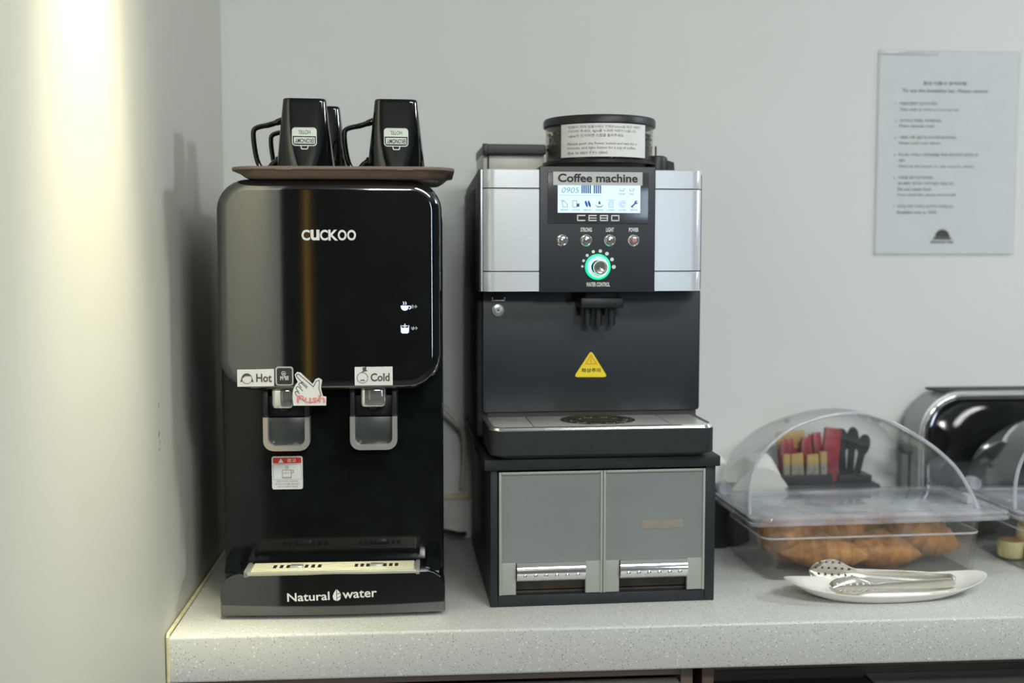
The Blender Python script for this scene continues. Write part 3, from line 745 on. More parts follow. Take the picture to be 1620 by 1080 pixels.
mb.flat([(X[3], .5735), (X[3] - .0018, .5695), (X[3] - .001, .5680), (X[3] + .001, .5680), (X[3] + .0018, .5695)], yi); mb.stroke(circ(X[3], .567, .0052, 10, pi, 2 * pi, .002), .0006, yi); mb.stroke(circ(X[3], .565, .0036, 10, pi, 2 * pi, .001), .0006, yi)
mb.build('water_symbol', m_blueink, sc_); mb = MB(OF)
mb.stroke([(X[6] - .0032, .5648), (X[6] + .0025, .5705)], .0020, yi); mb.stroke(circ(X[6] + .003, .571, .0018, 8, .9, 2 * pi - .4), .0012, yi); mb.stroke(circ(X[6], .5685, .0050, 12, 3.4, 4.6), .0006, yi)
mb.build('spanner_symbol', m_blueink, sc_)
# frame round the backlight and the CEBO word
mb = MB(OF)
zc, hh = .5489, .0070
for i, ch in enumerate('CEBO'):
    x = .1250 + i * .0162; w_ = .0102
    z0, z1 = zc - hh / 2, zc + hh / 2
    t = .0016
    if ch == 'C': mb.stroke([(x + w_, z1), (x, z1), (x, z0), (x + w_, z0)], t, yl)
    elif ch == 'E': mb.stroke([(x + w_, z1), (x, z1), (x, z0), (x + w_, z0)], t, yl); mb.stroke([(x, zc), (x + w_, zc)], t * .8, yl)
    elif ch == 'B': mb.stroke([(x, z1), (x + w_, z1), (x + w_, z0), (x, z0)], t, yl, closed=True); mb.stroke([(x, zc), (x + w_, zc)], t * .8, yl)
    else: mb.stroke([(x, z1), (x + w_, z1), (x + w_, z0), (x, z0)], t, yl, closed=True)
mb.build('lettering', m_print, lp)
lb = MB(OF).slab(.0903, .2172, .5945, .6130, YC - .0024, YC - .0014, n=2, mid=2).build('name_label', m_silverlab, M)
MB(OF).text('Coffee machine', .0968, .5985, YC - .0028, h=.0120, w=.1135, bold=.028).build('lettering', m_ink, lb)
# buttons
for x, wd_ in ((.1034, None), (.1376, 'STRONG'), (.1715, 'LIGHT'), (.2056, 'POWER')):
    bt = MB(OF).lathe([(.0084, .0015), (.0084, -.001), (.0072, -.0022), (.0066, -.0020), (.0062, -.0036), (.0045, -.0046), (.0001, -.005)], (x, YC, .5176), 28, 'y').build('push_button', m_chrome, M, angle=.5)
    if wd_ == 'POWER':
        MB(OF).lathe([(.0036, -.0050), (.0030, -.0056), (.0001, -.0058)], (x, YC, .5176), 16, 'y').build('lit_centre', mat('dim_red_light', (.42, .22, .20), rough=.3, emit=(.9, .2, .15), estr=.05, noise=.05, nscale=90), bt)
    if wd_:
        MB(OF).text(wd_, x, .5295, YC - .0003, h=.0060, w={'STRONG': .0162, 'LIGHT': .0112, 'POWER': .0140}[wd_], align='C', bold=.03).build('lettering', m_print, bt)
kn = MB(OF).lathe([(.0100, .001), (.0100, -.010), (.0094, -.0118), (.0080, -.0124), (.0074, -.0105), (.004, -.0095), (.0001, -.0092)], (.1565, YC, .4795), 36, 'y').build('water_knob', m_chrome, M, angle=.5)
MB(OF).lathe([(.0182, .001), (.0182, -.003), (.0172, -.0040), (.0152, -.0042)], (.1541, YC, .4803), 40, 'y').build('light_ring', m_green, kn)
MB(OF).lathe([(.0153, -.0040), (.0125, -.0036), (.0095, -.0030)], (.1541, YC, .4803), 40, 'y').build('ring_face', m_ringwhite, kn)
mb = MB(OF)
for a, r in ((178, .0018), (157, .0020), (134, .0022), (108, .0023), (82, .0025), (56, .0027), (28, .0027), (0, .0029)):
    mb.flat(circ(.1548 + .0225 * cos(R_(a)), .4803 + .0225 * sin(R_(a)), r, 12), YC - .0003)
mb.text('WATER CONTROL', .1549, .4525, YC - .0003, h=.0062, w=.0340, align='C', bold=.03)
mb.build('dial_print', m_print, kn)
# spouts
so = MB(OF).box(.1335, .1955, .035, .085, .4210, .4365, .002).box(.1410, .1890, .040, .085, .4365, .4445, .001).build('coffee_spout', m_black, M)
for x in (.1460, .1622, .1815): MB(OF).cyl((x, .052, .3955), .0052, .027, 'z', 20).build('spout_tube', m_black, so)
lk = MB(OF).cyl((.0190, .0805, .4168), .0095, .006, 'y', 28, bev=.0015).build('lock', m_steel, M)
MB(OF).cyl((.0190, .0795, .4168), .0045, .002, 'y', 20).build('lock_core', m_white, lk); MB(OF).cyl((.0190, .0790, .4168), .0013, .002, 'y', 12).build('keyhole', m_ink, lk)
MB(OF).box(.0105, .0285, .0815, .088, .4310, .4405, .001).build('latch_slot', m_ink, M)
MB(OF).box(.0095, .0295, .0800, .088, .4295, .4322, .0008).box(.0095, .0118, .0800, .088, .4322, .4360, .0004).box(.0272, .0295, .0800, .088, .4322, .4360, .0004).build('latch_clip', m_steel, M)
# hot surface triangle
tri = [(.1574, .3565), (.1318, .3170), (.1824, .3165)]
def round_poly(p, r, n=5):
    o = []
    for i in range(len(p)):
        a, b, c = Vector((*p[i - 1], 0)), Vector((*p[i], 0)), Vector((*p[(i + 1) % len(p)], 0))
        u, v = (a - b).normalized(), (c - b).normalized()
        A, C_ = b + u * r, b + v * r
        for k in range(n + 1):
            t = k / n; q = A * (1 - t) ** 2 + b * 2 * t * (1 - t) + C_ * t * t; o.append((q.x, q.y))
    return o
ws = MB(OF).prism(round_poly(tri, .006), .0842, .0855).build('warning_sticker', m_yellow, M)
MB(OF).stroke([(.1574, .3493), (.1493, .3365), (.1653, .3365)], .0014, .0839, closed=True).stroke([(.1574, .3455), (.1574, .3405)], .0013, .0839).stroke([(.1574, .3390), (.1574, .3384)], .0013, .0839).build('warning_triangle', m_orange, ws)
MB(OF).text('화상주의', .1574, .3238, .0839, h=.0062, w=.0285, align='C', bold=.02).build('lettering', m_ink, ws)
# drip tray
dt = MB(OF)
def plan(ins, r=.018):
    x0, x1, y0, y1 = -.0022 + ins, .3160 - ins, -.026 + ins, .096
    return [(x0, y1)] + [(x0 + r - r * cos(a * pi / 16), y0 + r - r * sin(a * pi / 16)) for a in range(9)] + [(x1 - r + r * sin(a * pi / 16), y0 + r - r * cos(a * pi / 16)) for a in range(9)] + [(x1, y1)]
dt.loft([[(x, y_, z) for x, y_ in plan(i)] for z, i in ((.2130, .018), (.2205, .0008), (.2215, 0), (.2545, 0), (.2548, .002))]).build('drip_tray', m_blackpow, M, angle=.5)
DT = bpy.data.objects['drip_tray.001'] if 'drip_tray.001' in bpy.data.objects else None
rim = MB(OF).loft([[(x, y_, z) for x, y_ in plan(i)] for z, i in ((.2545, .0005), (.2560, -.0003), (.2590, .0008), (.2605, .004), (.2590, .0058), (.2570, .0060))], False, False).build('chrome_rim', m_chrome, DT, angle=.7)
for x0, x1 in ((.0050, .0596), (.0612, .2552), (.2568, .3090)):
    MB(OF).box(x0, x1, -.0185, .0955, .2560, .2586, .0005).build('tray_plate', m_steel, DT)
mb = MB(OF).lathe([(.0545, .2586), (.0545, .2592), (.0525, .2594), (.050, .2588)], (.1605, .045, 0), 40, m=lambda x, y_, z: (x, .045 + (y_ - .045) * .86, z))
for a in range(10):
    aa = 2 * pi * a / 10
    mb.lathe([(.0105, .2586), (.0100, .2594), (.0060, .2594), (.0052, .2588)], (.1605 + .036 * cos(aa), .045 + .031 * sin(aa), 0), 12)
rg = mb.build('drain_rosette', mat('dark_bronze_steel', (.40, .37, .25), rough=.22, metal=1, noise=.3, nscale=90), DT)
MB(OF).lathe([(.050, .2588), (.0001, .2588)], (.1605, .045, 0), 40, m=lambda x, y_, z: (x, .045 + (y_ - .045) * .86, z)).build('drain_disc', mat('dark_drain', (.09, .085, .06), rough=.35, metal=.6, noise=.4, nscale=120), rg)  # plain dark metal disc filling the drain ring
# bean hopper on top
hc = (.1836, .17, 0); HR = .0830
hop = MB(OF).lathe([(HR - .002, .635), (HR - .0015, .640), (HR - .001, .690)], hc, 64).build('bean_hopper', m_smoke, M, angle=1.)
MB(OF).lathe([(HR + .0015, .689), (HR + .0028, .6905), (HR + .0028, .6985), (HR + .001, .7018), (HR - .004, .7025), (.0001, .7025)], hc, 64, cap0=True).build('lid', m_black, hop, angle=.6)
mb = MB(OF).lathe([(.0001, .6325), (HR + .004, .6325), (HR + .004, .6365), (HR, .638), (.0001, .638)], hc, 64).build('hopper_base', m_black, hop, angle=.5)
# beans heaped inside
mb = MB(OF); rs = [(.0001, .684), (.02, .683), (.04, .682), (.06, .680), (HR - .006, .677), (HR - .005, .664), (HR - .004, .640)]
mb.lathe(rs, hc, 40); 
for i in range(260):
    a = random.uniform(0, 2 * pi); rr = (HR - .008) * sqrt(random.random()); z = .682 - .004 * (rr / HR) ** 2 + random.uniform(-.001, .003)
    if i > 120: rr = HR - .0062; z = random.uniform(.642, .679)
    cxx, cyy = hc[0] + rr * cos(a), hc[1] + rr * sin(a); q = random.uniform(0, pi)
    V = []; F = []
    for k in range(3):
        t = (k + .5) / 3 * pi
        for j in range(6):
            p = 2 * pi * j / 6; lx_, ly_, lz_ = .0045 * cos(t), .0032 * sin(t) * cos(p), .0030 * sin(t) * sin(p)
            V.append((cxx + lx_ * cos(q) - ly_ * sin(q), cyy + lx_ * sin(q) + ly_ * cos(q), z + lz_))
    for k in range(2):
        for j in range(6): F.append((k * 6 + j, k * 6 + (j + 1) % 6, k * 6 + 6 + (j + 1) % 6, k * 6 + 6 + j))
    F += [tuple(range(6))[::-1], tuple(range(12, 18))]
    mb.add(V, F)
bo = mb.build('coffee_beans', m_beans, hop, fix=False); bo['kind'] = 'stuff'
# paper note wrapped on the hopper
NR = HR + .0006
def note_y(x, z=0, o=0.): 
    d = x - hc[0]; return hc[1] - sqrt(max(1e-6, (NR + o) ** 2 - d * d))
x0, x1, z0, z1 = .1170, .2415, .6405, .6895
V = []; F = []; N = 24
for o_, in ((.0004,), (.0,)):
    for i in range(N + 1):
        x = x0 + (x1 - x0) * i / N
        V += [(x, note_y(x, 0, o_), z0 + .001 * (1 - i / N) * 0), (x, note_y(x, 0, o_), z1)]
K = 2 * (N + 1)
for i in range(N):
    F.append((2 * i, 2 * i + 2, 2 * i + 3, 2 * i + 1)); F.append((K + 2 * i + 1, K + 2 * i + 3, K + 2 * i + 2, K + 2 * i))
    F.append((2 * i + 1, 2 * i + 3, K + 2 * i + 3, K + 2 * i + 1)); F.append((2 * i + 2, 2 * i, K + 2 * i, K + 2 * i + 2))
F.append((0, 1, K + 1, K)); F.append((2 * N + 1, 2 * N, K + 2 * N, K + 2 * N + 1))
pn = MB(OF).add(V, F).build('paper_note', m_white, hop, angle=.6)
fn = lambda x, z: note_y(x, z, .0008)
mb = MB(OF)
for i, (t, w_) in enumerate((('전원이 꺼져 있을시에는 전원(Power)을 켜고 1분만', .106), ('기다려 주세요. light를 누르면 커피가 나옵니다.', .101), ('cake가 인식되면 스텝을 돌려주세요', .079))):
    mb.text(t, .1255, .6815 - i * .0062, fn, h=.0046, w=w_, bold=.006)
for i, (t, w_) in enumerate((('Please push the Power button and wait for a', .101), ('minute, and light button for a cup of coffee.', .100), ('due to start if it\'s caked.', .056))):
    mb.text(t, .1250, .6570 - i * .0062, fn, h=.0046, w=w_, bold=.006)
mb.build('lettering', m_grey, pn)
# ground coffee chute at the left and grind knob at the right
gc = MB(OF).box(.0050, .0985, .172, .30, .6170, .6520, .002).build('grounds_chute', mat('translucent_beige_plastic', (.50, .49, .43), rough=.35, noise=.06, nscale=30), M)
MB(OF).slab(.0045, .1000, .6490, .6640, .160, .305, rt=.003, rb=.002, fil=.0015, n=4).box(.0035, .0120, .158, .166, .6475, .6645, .001).build('chute_lid', m_black, gc)
MB(OF).box(.0118, .0142, .169, .173, .6165, .650).build('chute_seam', m_ink, gc)
gk = MB(OF).lathe([(.0001, .6150), (.0175, .6150), (.0178, .640), (.0165, .6450), (.0120, .6475), (.0001, .648)], (.2695, .155, 0), 16).build('grind_knob', m_black, M, angle=.4)
MB(OF).loft([[(.270, .148, .616), (.2985, .150, .616), (.2985, .160, .616), (.270, .162, .616)], [(.270, .148, .645), (.2960, .150, .638), (.2960, .160, .638), (.270, .162, .645)]]).build('knob_lever', m_black, gk)
MB(OF).box(.2665, .2685, .148, .152, .646, .6620).build('knob_pointer', m_black, gk)

# ------------------------------------------------------------------ bread cases
PO = (.5171, 1.6747, .9); PR = 2.7
def bread_case(label):
    P = thing('bread_case', label, 'bread case', PO, PR, 'clear roll top bread cases')
    # pan: outer walls taper to the bottom
    def rr(ix0, ix1, iy0, iy1, z, r=.02): return [(x, y_, z) for x, y_ in rrect(ix0, ix1, iy0, iy1, r, 5)]
    t = .0025
    pan = MB().loft([rr(.0, .338, .0, .170, .0), rr(-.003, .341, -.003, .173, .004), rr(-.012, .346, -.008, .176, .0885), rr(-.012 + t, .346 - t, -.008 + t, .176 - t, .0885), rr(.0 + t, .338 - t, t, .170 - t, .004), rr(.0 + t, .338 - t, t, .170 - t, .003)]).build('pan', m_clearpan, P, angle=.5)
    MB().tube([(x, y_, .0655) for x, y_ in rrect(-.0085, .3445, -.0068, .1745, .02, 5)], .0016, 8, closed=True).build('liner_rim', m_clearrim, pan)
    # rectangular lid frame
    o = (-.034, .384, -.026, .182)
    def fr(i, z): return [(x, y_, z) for x, y_ in rrect(o[0] + i, o[1] - i, o[2] + i, o[3] - i, .016, 5)]
    lid = MB().loft([fr(.002, .0885), fr(0, .0900), fr(0, .0935), fr(.003, .0945), fr(.003, .0975), fr(.001, .0985), fr(.001, .1010), fr(.006, .1025), fr(.028, .1025), fr(.030, .0985), fr(.028, .0900)], False, False).build('lid_frame', m_clearrim, P, angle=.5)
    MB().box(-.004, .352, .006, .160, .1000, .1020, .0005).build('inner_sheet', m_sheet, lid)
    # domed cover, arched towards the front and rounding down at the back
    prof = [(-.0290, .1030), (-.0300, .1300), (-.0285, .1500), (-.0235, .1720), (-.0110, .1965), (.0140, .2205), (.0415, .2375), (.0823, .2510), (.1200, .2562), (.1500, .2555), (.1928, .2430), (.2488, .2120), (.2800, .1890), (.3061, .1640), (.3290, .1290), (.3395, .1080), (.3405, .1030)]
    def cr(P4, t):
        a, b, c, d = P4
        return tuple(.5 * (2 * b[i] + (c[i] - a[i]) * t + (2 * a[i] - 5 * b[i] + 4 * c[i] - d[i]) * t * t + (3 * b[i] - a[i] - 3 * c[i] + d[i]) * t ** 3) for i in (0, 1))
    pf = []
    for i in range(len(prof) - 1):
        q = [prof[max(0, i - 1)], prof[i], prof[i + 1], prof[min(len(prof) - 1, i + 2)]]
        pf += [cr(q, k / 3) for k in range(3)]
    pf.append(prof[-1])
    def arch(y_, s_, ins=0.):
        out = []
        for x, z in pf:
            out.append((.155 + (x - .155) * (1 - ins / .17) * (1 - (1 - s_) * .10), y_, .103 + (z - .103) * (s_ - ins / .155)))
        return out
    secs = ((.002, 1.), (.03, 1.0), (.06, .99), (.085, .97), (.11, .93), (.13, .88), (.145, .82), (.155, .74), (.160, .62))
    mb = MB()
    mb.loft([arch(y_, s_) for y_, s_ in secs] , False, False, closed=False)
    mb.loft([arch(y_, s_, .0022) for y_, s_ in secs], False, False, closed=False)
    dome = mb.build('dome_cover', m_clear, P, angle=1.2)
    MB().tube(arch(.002, 1., .001), .0030, 8).build('front_arch_rim', m_clearrim, dome, angle=1.2)
    back = arch(.160, .62); MB().loft([back, [(x, .162, z) for x, _, z in back]], True, True).build('back_wall', m_clear, dome)
    MB().lathe([(.0001, -.004), (.010, -.004), (.0115, 0.), (.0115, .014), (.010, .018), (.0001, .018)], (-.0290, .125, .118), 20, 'y').build('hinge_knob', m_clearrim, lid, angle=.5)
    MB().box(.338, .350, .03, .05, .1025, .1180, .002).build('stop_block', m_clearrim, lid)
    return P
P1 = bread_case('clear roll top bread case holding croissants beside the drawer stand')
P2 = copy_tree(P1)
P2['label'] = 'clear roll top bread case at the right edge holding pale round pastries'
P2.location = (.939, 1.680, .9); P2.rotation_euler = (0, 0, R_(1.5))
Pm = Matrix.Translation(PO) @ Matrix.Rotation(R_(PR), 4, 'Z')
Pm2 = Matrix.Translation(P2.location) @ Matrix.Rotation(R_(1.5), 4, 'Z')

def croissant(label, loc, L, rad, rz, tilt=0., roll=0., bend=.5, seed=0):
    rn = random.Random(seed)
    nseg = 5; K = 72; n = 24; rings = []
    ph = [rn.uniform(-.5, .5) for _ in range(12)]
    for i in range(K + 1):
        u = i / K; s_ = u * 2 - 1
        env = max(0.015, (1 - abs(s_) ** 1.7)) ** .8
        f = u * nseg; st = (f % 1.0)
        q = abs(s_) * 3.4; fr_ = q % 1.0                      # rolled layers: each steps down towards the tips
        step = 1.06 - .13 * fr_ ** .7 if fr_ < .88 else .93 + .13 * (fr_ - .88) / .12 
        r = rad * env * step
        x = s_ * L / 2; yb_ = bend * L * .35 * s_ * s_
        ring = []
        for k in range(n):
            a = 2 * pi * k / n
            lump = 1 + .05 * sin(3 * a + ph[int(f) % 12] * 6) + .03 * sin(7 * a + i * .5)
            ring.append((x + .15 * r * cos(a) * s_, yb_ + r * lump * cos(a), r * .86 * lump * sin(a)))
        rings.append(ring)
    mb = MB().loft(rings)
    mtx = Pm @ Matrix.Translation(loc) @ Matrix.Rotation(R_(rz), 4, 'Z') @ Matrix.Rotation(R_(tilt), 4, 'Y') @ Matrix.Rotation(R_(roll), 4, 'X')
    o = mb.build('croissant', m_crust, angle=1.2)
    o.matrix_world = mtx
    return tag(o, label, 'croissant', 'croissants in the bread case')
croissant('upright golden croissant at the left end of the bread case', (.058, .078, .045), .118, .043, 84, 8, 10, .35, 1)
croissant('croissant in front at the left, lying low behind the tongs', (.106, .042, .030), .142, .031, -8, 2, 0, -.35, 2)
croissant('croissant in the middle of the front row behind the tongs', (.203, .042, .031), .128, .033, 6, 4, 20, -.3, 3)
croissant('croissant lying behind and above the left front croissant', (.155, .100, .047), .118, .037, 4, -3, 10, .3, 4)
croissant('croissant at the back right, topmost under the lid frame', (.222, .132, .064), .122, .032, -6, 2, 0, .25, 5)
croissant('large croissant slanting down at the right end of the pile', (.282, .084, .046), .142, .042, -32, 20, 15, .25, 6)
for i, (x, y_, z, t, lab) in enumerate(((.012 + .004, .085, .0185, 0, 'pale round pastry at the left end of the right bread case'), (.046, .082, .043, 10, 'pale round pastry topmost in the right bread case, brown on top'), (.044, .050, .0185, 0, 'pale round pastry in front in the right bread case, below the top one'), (.060, .105, .0185, 0, 'pale round pastry at the back of the right bread case'))):
    r = .021; h = .027
    o = MB().lathe([(.0001, -h / 2), (r * .9, -h / 2), (r, -h * .36), (r * 1.01, 0), (r, h * .34), (r * .93, h / 2), (.0001, h / 2)], (0, 0, 0), 28).build('round_pastry', m_roll, angle=.8)
    MB().lathe([(r * .90, h / 2 - .0002), (r * .86, h / 2 + .0012), (.0001, h / 2 + .002)], (0, 0, 0), 28).build('browned_top', m_rolltop, o)
    o.matrix_world = Pm2 @ Matrix.Translation((x, y_, z)) @ Matrix.Rotation(R_(t), 4, 'X')
    tag(o, lab, 'pastry', 'pale round pastries')

# ------------------------------------------------------------------ oval dish and tongs
DI = thing('oval_dish', 'white boat shaped oval dish lying in front of the bread case', 'dish', (.668, 1.588, .9), 2.3)
def dish_ring(hl, hw, zb, zt, n=64, p=2.0):
    out = []
    for i in range(n):
        a = 2 * pi * i / n; c, s_ = cos(a), sin(a)
        e = (abs(c) ** 2.15 + abs(s_) ** 2.15) ** (-1 / 2.15)
        out.append((hl * e * c, hw * e * s_, zb + (zt - zb) * (abs(c) ** 2.6)))
    return out
MB().loft([dish_ring(.090, .036, 0, 0), dish_ring(.098, .040, .0012, .0012), dish_ring(.124, .047, .0065, .012), dish_ring(.1475, .0525, .0125, .0255), dish_ring(.1525, .0540, .0140, .0288), dish_ring(.1530, .0540, .0152, .0300), dish_ring(.1505, .0525, .0150, .0296), dish_ring(.122, .0455, .0090, .0145), dish_ring(.094, .037, .0040, .0044), dish_ring(.06, .022, .0036, .0036)]).build('bowl', m_ceramic, DI, angle=.8)
TG = thing('serving_tongs', 'stainless steel tongs with perforated heads lying on the oval dish', 'tongs', (0, 0, 0))
def arm(p0, p1, head_h, neck_h, end_h, cup, drop, side, z_off=0):
    """blade from head tip p0 to spring end p1, standing on edge; side = which way the head bulges (y)"""
    K = 60; J = 12; V = []; F = []; UV = []
    P0, P1 = Vector(p0), Vector(p1); L = (P1 - P0).length
    d = (P1 - P0).normalized(); nrm = Vector((d.y, -d.x, 0)).normalized() * side
    for i in range(K + 1):
        u = i / K; s_ = u * L
        if s_ < .070:
            q = s_ / .070; w = head_h * (max(0, 1 - ((q - .48) / .485) ** 2 if q < .48 else 1)) ** .5
            if q >= .48: w = neck_h + (head_h - neck_h) * (.5 + .5 * cos(pi * (q - .48) / .52))
            w = max(w, .0015)
        else:
            q = (s_ - .070) / (L - .070); w = neck_h + (end_h - neck_h) * min(1, q * 1.1)
        c = P0 + d * s_ 
        cupk = cup * max(0, 1 - s_ / .085)
        bow = .006 * sin(pi * u)
        for j in range(J + 1):
            v = j / J * 2 - 1
            off = nrm * (cupk * (1 - v * v) + bow + .0015 * (1 - v * v))
            z = w / 2 * v
            V.append(tuple(c + off + Vector((0, 0, z)))); UV.append((s_, w / 2 * v + .5))
    for i in range(K):
        for j in range(J):
            a = i * (J + 1) + j; F.append((a, a + J + 1, a + J + 2, a + 1))
    return V, F, UV
def blade(name, *a):
    V, F, UV = arm(*a)
    mb = MB().add(V, F); o = mb.build(name, m_tong, TG, uv=UV, angle=1.2, fix=False)
    sol = o.modifiers.new('thickness', 'SOLIDIFY'); sol.thickness = .0008
    return o
blade('arm', (.5700, 1.632, .9245), (.7725, 1.603, .9180), .0385, .0130, .0160, .010, 0, -1)
blade('arm', (.5800, 1.580, .9185), (.7735, 1.590, .9160), .0290, .0115, .0150, .010, 0, 1)
MB().box(.7700, .7745, 1.5885, 1.6045, .9080, .9255, .001).build('spring_bend', m_strip, TG)

# ------------------------------------------------------------------ toaster behind
TO = thing('toaster', 'grey toaster with gloss black side behind the bread cases', 'toaster', (.845, 1.876, .9), .5)
def trr(x0, x1, y_, z0, z1, r): return [(x, y_, z) for x, z in rrect(x0, x1, z0, z1, r, 8)]
ring0 = lambda y_, i=0.: [(x, y_, z) for x, z in (circ(.30 - .075 - i * 0, .262 - .075, .075 - i, 10, 0, pi / 2) + circ(.075, .262 - .075, .075 - i, 10, pi / 2, pi) + [(0 + i, .012), (.30 - i, .012)])]
MB().loft([ring0(.008, .006), ring0(.010, .001), ring0(.014), ring0(.074), ring0(.080, .003), ring0(.082, .008)]).build('shell', m_toast, TO, angle=.6)
MB().loft([ring0(.008, .010), ring0(.002, .010), ring0(-.001, .012), ring0(-.002, .018)]).build('side_panel', m_gloss, TO, angle=.8)
MB().tube([p for p in ring0(.006, .007)], .0030, 8, closed=True).build('panel_trim', m_chrome, TO, angle=1.2)
for y_ in (.020, .050): MB().box(.035, .270, y_, y_ + .016, .2590, .2635, .001).build('bread_slot', m_ink, TO)
MB().box(-.018, .004, .030, .055, .150, .166, .003).build('lever', m_black, TO)
MB().box(-.0015, .004, .039, .046, .06, .19).build('lever_slot', m_ink, TO)
for x in (.04, .26):
    for y_ in (.02, .062): MB().cyl((x, y_, 0), .012, .014, 'z').build('foot', m_black, TO)

# ------------------------------------------------------------------ caddy with packets, napkins, cables
CA = thing('condiment_caddy', 'low black caddy against the wall behind the bread case', 'caddy', (.600, 1.872, .9), .5)
MB().box(0, .176, 0, .085, 0, .105, .004).build('base_box', m_black, CA)
MB().box(.004, .090, .004, .008, .105, .122, .001).box(.004, .008, .008, .078, .105, .122, .001).box(.088, .092, .004, .078, .105, .122, .001).box(.008, .088, .074, .078, .105, .122, .001).build('bin', m_black, CA)
MB().box(.108, .166, .015, .075, .105, .118, .002).build('cup_holder', m_black, CA)
def packet(name, loc, w, d, h, tilt, ry, body, cap, label, cat, group, capn):
    o = MB().box(-w / 2, w / 2, -d / 2, d / 2, 0, h, min(d, w) * .25, 2).build(name, body)
    if cap: MB().box(-w / 2 - .0004, w / 2 + .0004, -d / 2 - .0004, d / 2 + .0004, h * .62, h + .0005, min(d, w) * .25, 2).build(capn, cap, o)
    o.matrix_world = Matrix.Translation((.600, 1.872, .9)) @ Matrix.Translation(loc) @ Matrix.Rotation(R_(ry), 4, 'Y') @ Matrix.Rotation(R_(tilt), 4, 'X')
    return tag(o, label, cat, group)
rn = random.Random(3)
for i in range(6):
    packet('coffee_stick', (.0155 + i * .0130, .018, .1065), .0115, .006, .050 + rn.uniform(-.003, .002), -6, rn.uniform(-5, 5), m_papercream, m_paperyel, ['leftmost','second from the left','third from the left','third from the right','second from the right','rightmost'][i] + ' of the six cream and yellow stick packets in the black caddy', 'stick packet', 'cream and yellow stick packets', 'yellow_end')
for i in range(5):
    packet('tea_packet', (.018 + i * .0160, .036 + (i % 2) * .008, .1065), .0150, .006, .066 + i * .004 + rn.uniform(-.002, .003), -5, rn.uniform(-6, 6), m_paperred, [m_blue, None, m_ink, None, None][i] if False else None, ['leftmost','second from the left','middle one','second from the right','rightmost'][i] + ' of the five narrow red packets behind the stick packets', 'packet', 'red packets in the caddy', 'printed_band')
for x, z, ry, lab in ((.012, .148, 0, 'x'),): pass
packet('tea_packet', (.092, .030, .1065), .030, .010, .092, -4, 6, m_paperred, None, 'tall wide red packet at the right end of the packets in the caddy', 'packet', None, '')
packet('tea_packet', (.040, .058, .1065), .050, .008, .082, -4, -4, m_paperred, m_paperyel, 'wide red packet with yellow top behind the other packets', 'packet', None, 'yellow_top')
for i, (x, ry, h) in enumerate(((.122, -3, .078), (.135, 3, .080), (.148, 12, .068))):
    o = MB().box(-.006, .006, -.002, .002, 0, h * .6, .001).loft([[( .011 * cos(2 * pi * k / 16), .0022 * sq, h * .72 + h * .28 * sin(2 * pi * k / 16)) for k in range(16)] for sq in (-1, 1)]).build('black_spoon', m_black)
    o.matrix_world = Matrix.Translation((.600, 1.872, .9)) @ Matrix.Translation((x, .04, .1185)) @ Matrix.Rotation(R_(ry), 4, 'Y')
    tag(o, ('black plastic spoon in the caddy nearest the red packets', 'black plastic spoon in the caddy, middle of the three', 'black plastic spoon leaning right in the caddy, farthest from the packets')[i], 'spoon', 'black plastic spoons')
NH = thing('napkin_holder', 'black napkin box behind the drawer stand and bread case', 'napkin holder', (.455, 1.864, .9), .5)
MB().box(0, .052, 0, .09, .0, .112, .003).build('box', m_black, NH)
MB().box(.052, .142, .01, .09, .0, .09, .003).build('lower_box', m_black, NH)
def napkin(loc, w, d, h, rz, lab, seed):
    rn = random.Random(seed); n = 14; V = []; F = []
    for s_ in (0, 1):
        for i in range(n + 1):
            for j in range(n + 1):
                u, v = i / n - .5, j / n - .5
                z = h * (1 - abs(2 * u) ** 2.6) * (.8 + .2 * cos(v * 5)) * (1 + .25 * u) + .003 * sin(9 * u + seed) * cos(8 * v) + .006
                V.append((u * w, v * d, (z if s_ else 0.) if s_ else min(z, 0.0)))
    K = (n + 1) ** 2
    for i in range(n):
        for j in range(n):
            a = i * (n + 1) + j
            F.append((K + a, K + a + n + 1, K + a + n + 2, K + a + 1)); F.append((a, a + 1, a + n + 2, a + n + 1))
    for j in range(n):
        a = j; F.append((a, K + a, K + a + 1, a + 1)); b = n * (n + 1) + j; F.append((b, b + 1, K + b + 1, K + b))
        a = j * (n + 1); F.append((a, a + n + 1, K + a + n + 1, K + a)); b = a + n; F.append((b, K + b, K + b + n + 1, b + n + 1))
    o = MB().add(V, F).build('napkin_stack', m_napkin, angle=.6)
    o.location = loc; o.rotation_euler = (0, 0, R_(rz))
    return tag(o, lab, 'napkins')
napkin((.486, 1.908, 1.0125), .070, .075, .040, 2, 'white paper napkins piled on the black napkin box', 3)
napkin((.562, 1.908, .9905), .105, .075, .060, 2, 'white folded paper napkins behind the left of the bread dome', 5)

wc = MB().tube([(-.03, 1.895, 1.185), (.025, 1.90, 1.146), (.050, 1.905, 1.118), (.062, 1.93, 1.095), (.064, 1.955, 1.05), (.060, 1.965, .99)], .0042, 10, smoothn=2).build('white_cable', m_cordw)
tag(wc, 'thin white cable sloping down between the dispenser and the coffee machine', 'cable')
bc = MB().tube([(-.02, 1.89, .928), (.02, 1.90, .9325), (.045, 1.905, .925), (.062, 1.915, .920), (.064, 1.955, .912)], .0042, 10, smoothn=2).build('black_cable', m_black)
tag(bc, 'black power cord near the counter between the dispenser and the drawer stand', 'cable')

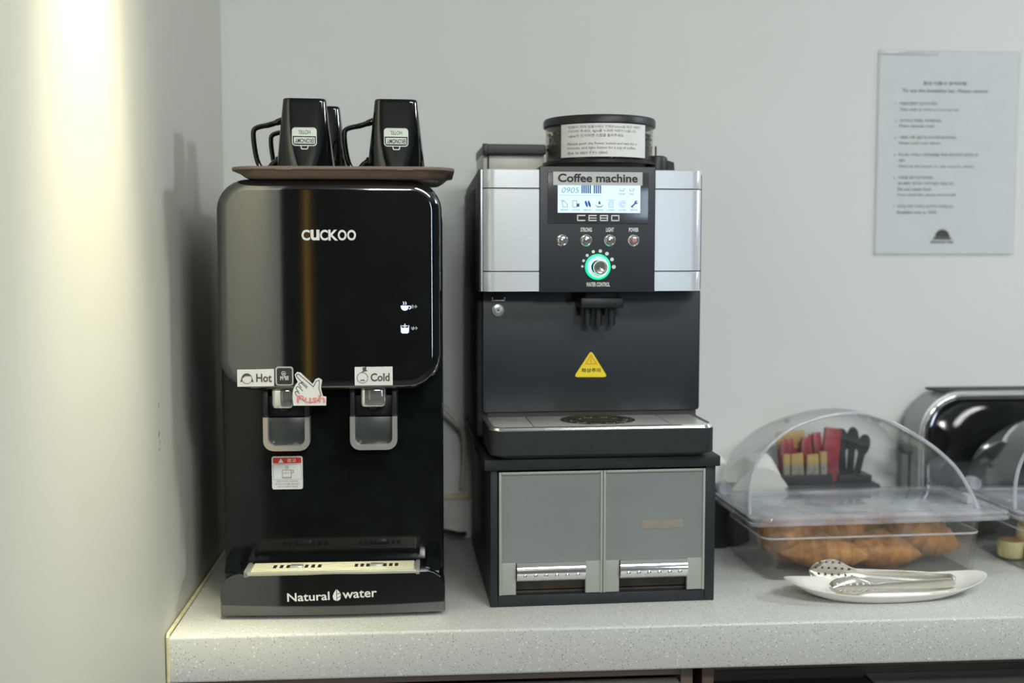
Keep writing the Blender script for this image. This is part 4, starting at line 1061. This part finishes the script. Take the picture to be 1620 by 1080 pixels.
# ------------------------------------------------------------------ notice and hook on the wall
NO = thing('wall_notice', 'laminated white notice about the breakfast bar taped on the back wall', 'notice', (.9255, YW - .004, 1.3985))
hw = .1265
MB().slab(-hw, hw, 0, .3545, .0024, .0038, rt=.002, rb=.002, n=3, mid=8).build('sheet', m_paper, NO)
mb = MB(); yy = .0021
mb.text('조식 이용시 유의사항', -.0065, .2975, yy, h=.0068, w=.0800, align='C', bold=.03)
mb.text('To use the breakfast bar, Please remind', -.0065, .2840, yy, h=.0070, w=.1560, align='C', bold=.02)
rows = (('1.', '먹을만큼만 담아가세요.', .0700, .2625), ('', 'Take only as much as you can eat', .1080, .2515), ('2.', '식사하신 뒤에는 치워주세요.', .0780, .2325), ('', 'Please separate trash', .0640, .2225),
        ('3.', '사용한 그릇, 컵은 꼭 싱크대에 놓아주세요.', .1060, .2030), ('', 'Please wash your dishes', .0760, .1925), ('4.', '토스트, 커피는 다른분들을 위해 깨끗하게 정리해 주', .1460, .1725), ('', '세요', .0120, .1625), ('', 'Clean up the toaster or cups used for others.', .1400, .1520),
        ('5.', '사람을 많이 담지마세요.', .0660, .1325), ('', '음식물은 밖으로 가져가실수 없습니다.', .1040, .1220), ('', 'Do not waste food', .0610, .1120), ('', 'If you need help, please call the staff.', .1080, .1015), ('7.', '조식은 아침 7시부터 10시까지 가능합니다.', .1040, .0815), ('', 'Breakfast ends at 10:00', .0720, .0710))
for nn, t, w_, z in rows:
    if nn: mb.text(nn, -.0965, z, yy, h=.0045, w=.0040)
    mb.text(t, -.0880, z, yy, h=.0056, w=w_, bold=.015)
mb.build('lettering', mat('grey_toner', (.20, .20, .21), rough=.6, noise=.05, nscale=90), NO)
mb = MB()
cx0 = -.0035
mb.flat(circ(cx0, .0300, .0135, 16, 0, pi), yy); mb.flat(rrect(cx0 - .0165, cx0 + .0165, .0255, .0295, .001), yy); mb.text('BREAKFAST BAR', cx0, .0185, yy, h=.0050, w=.0420, align='C', bold=.03)
mb.build('emblem', m_ink, NO)
MB().box(-hw - .004, hw + .004, .0012, .0015, -.004, .3585).build('laminate_film', m_film, NO)
MB().box(-hw + .002, -.02, .0002, .0010, .3500, .3560, .0003).build('tape_strip', clear('clear_tape', (.9, .92, .93), haze=.2, hazecol=(.9, .92, .9), gloss=.12), NO)
nl = thing('wall_hook', 'tiny dark nail in the back wall above the bread dome', 'nail', (.6425, YW, 1.1012))
MB().cyl((0, -.010, 0), .0045, .011, 'y', 14, bev=.001).build('nail_head', m_ink, nl)
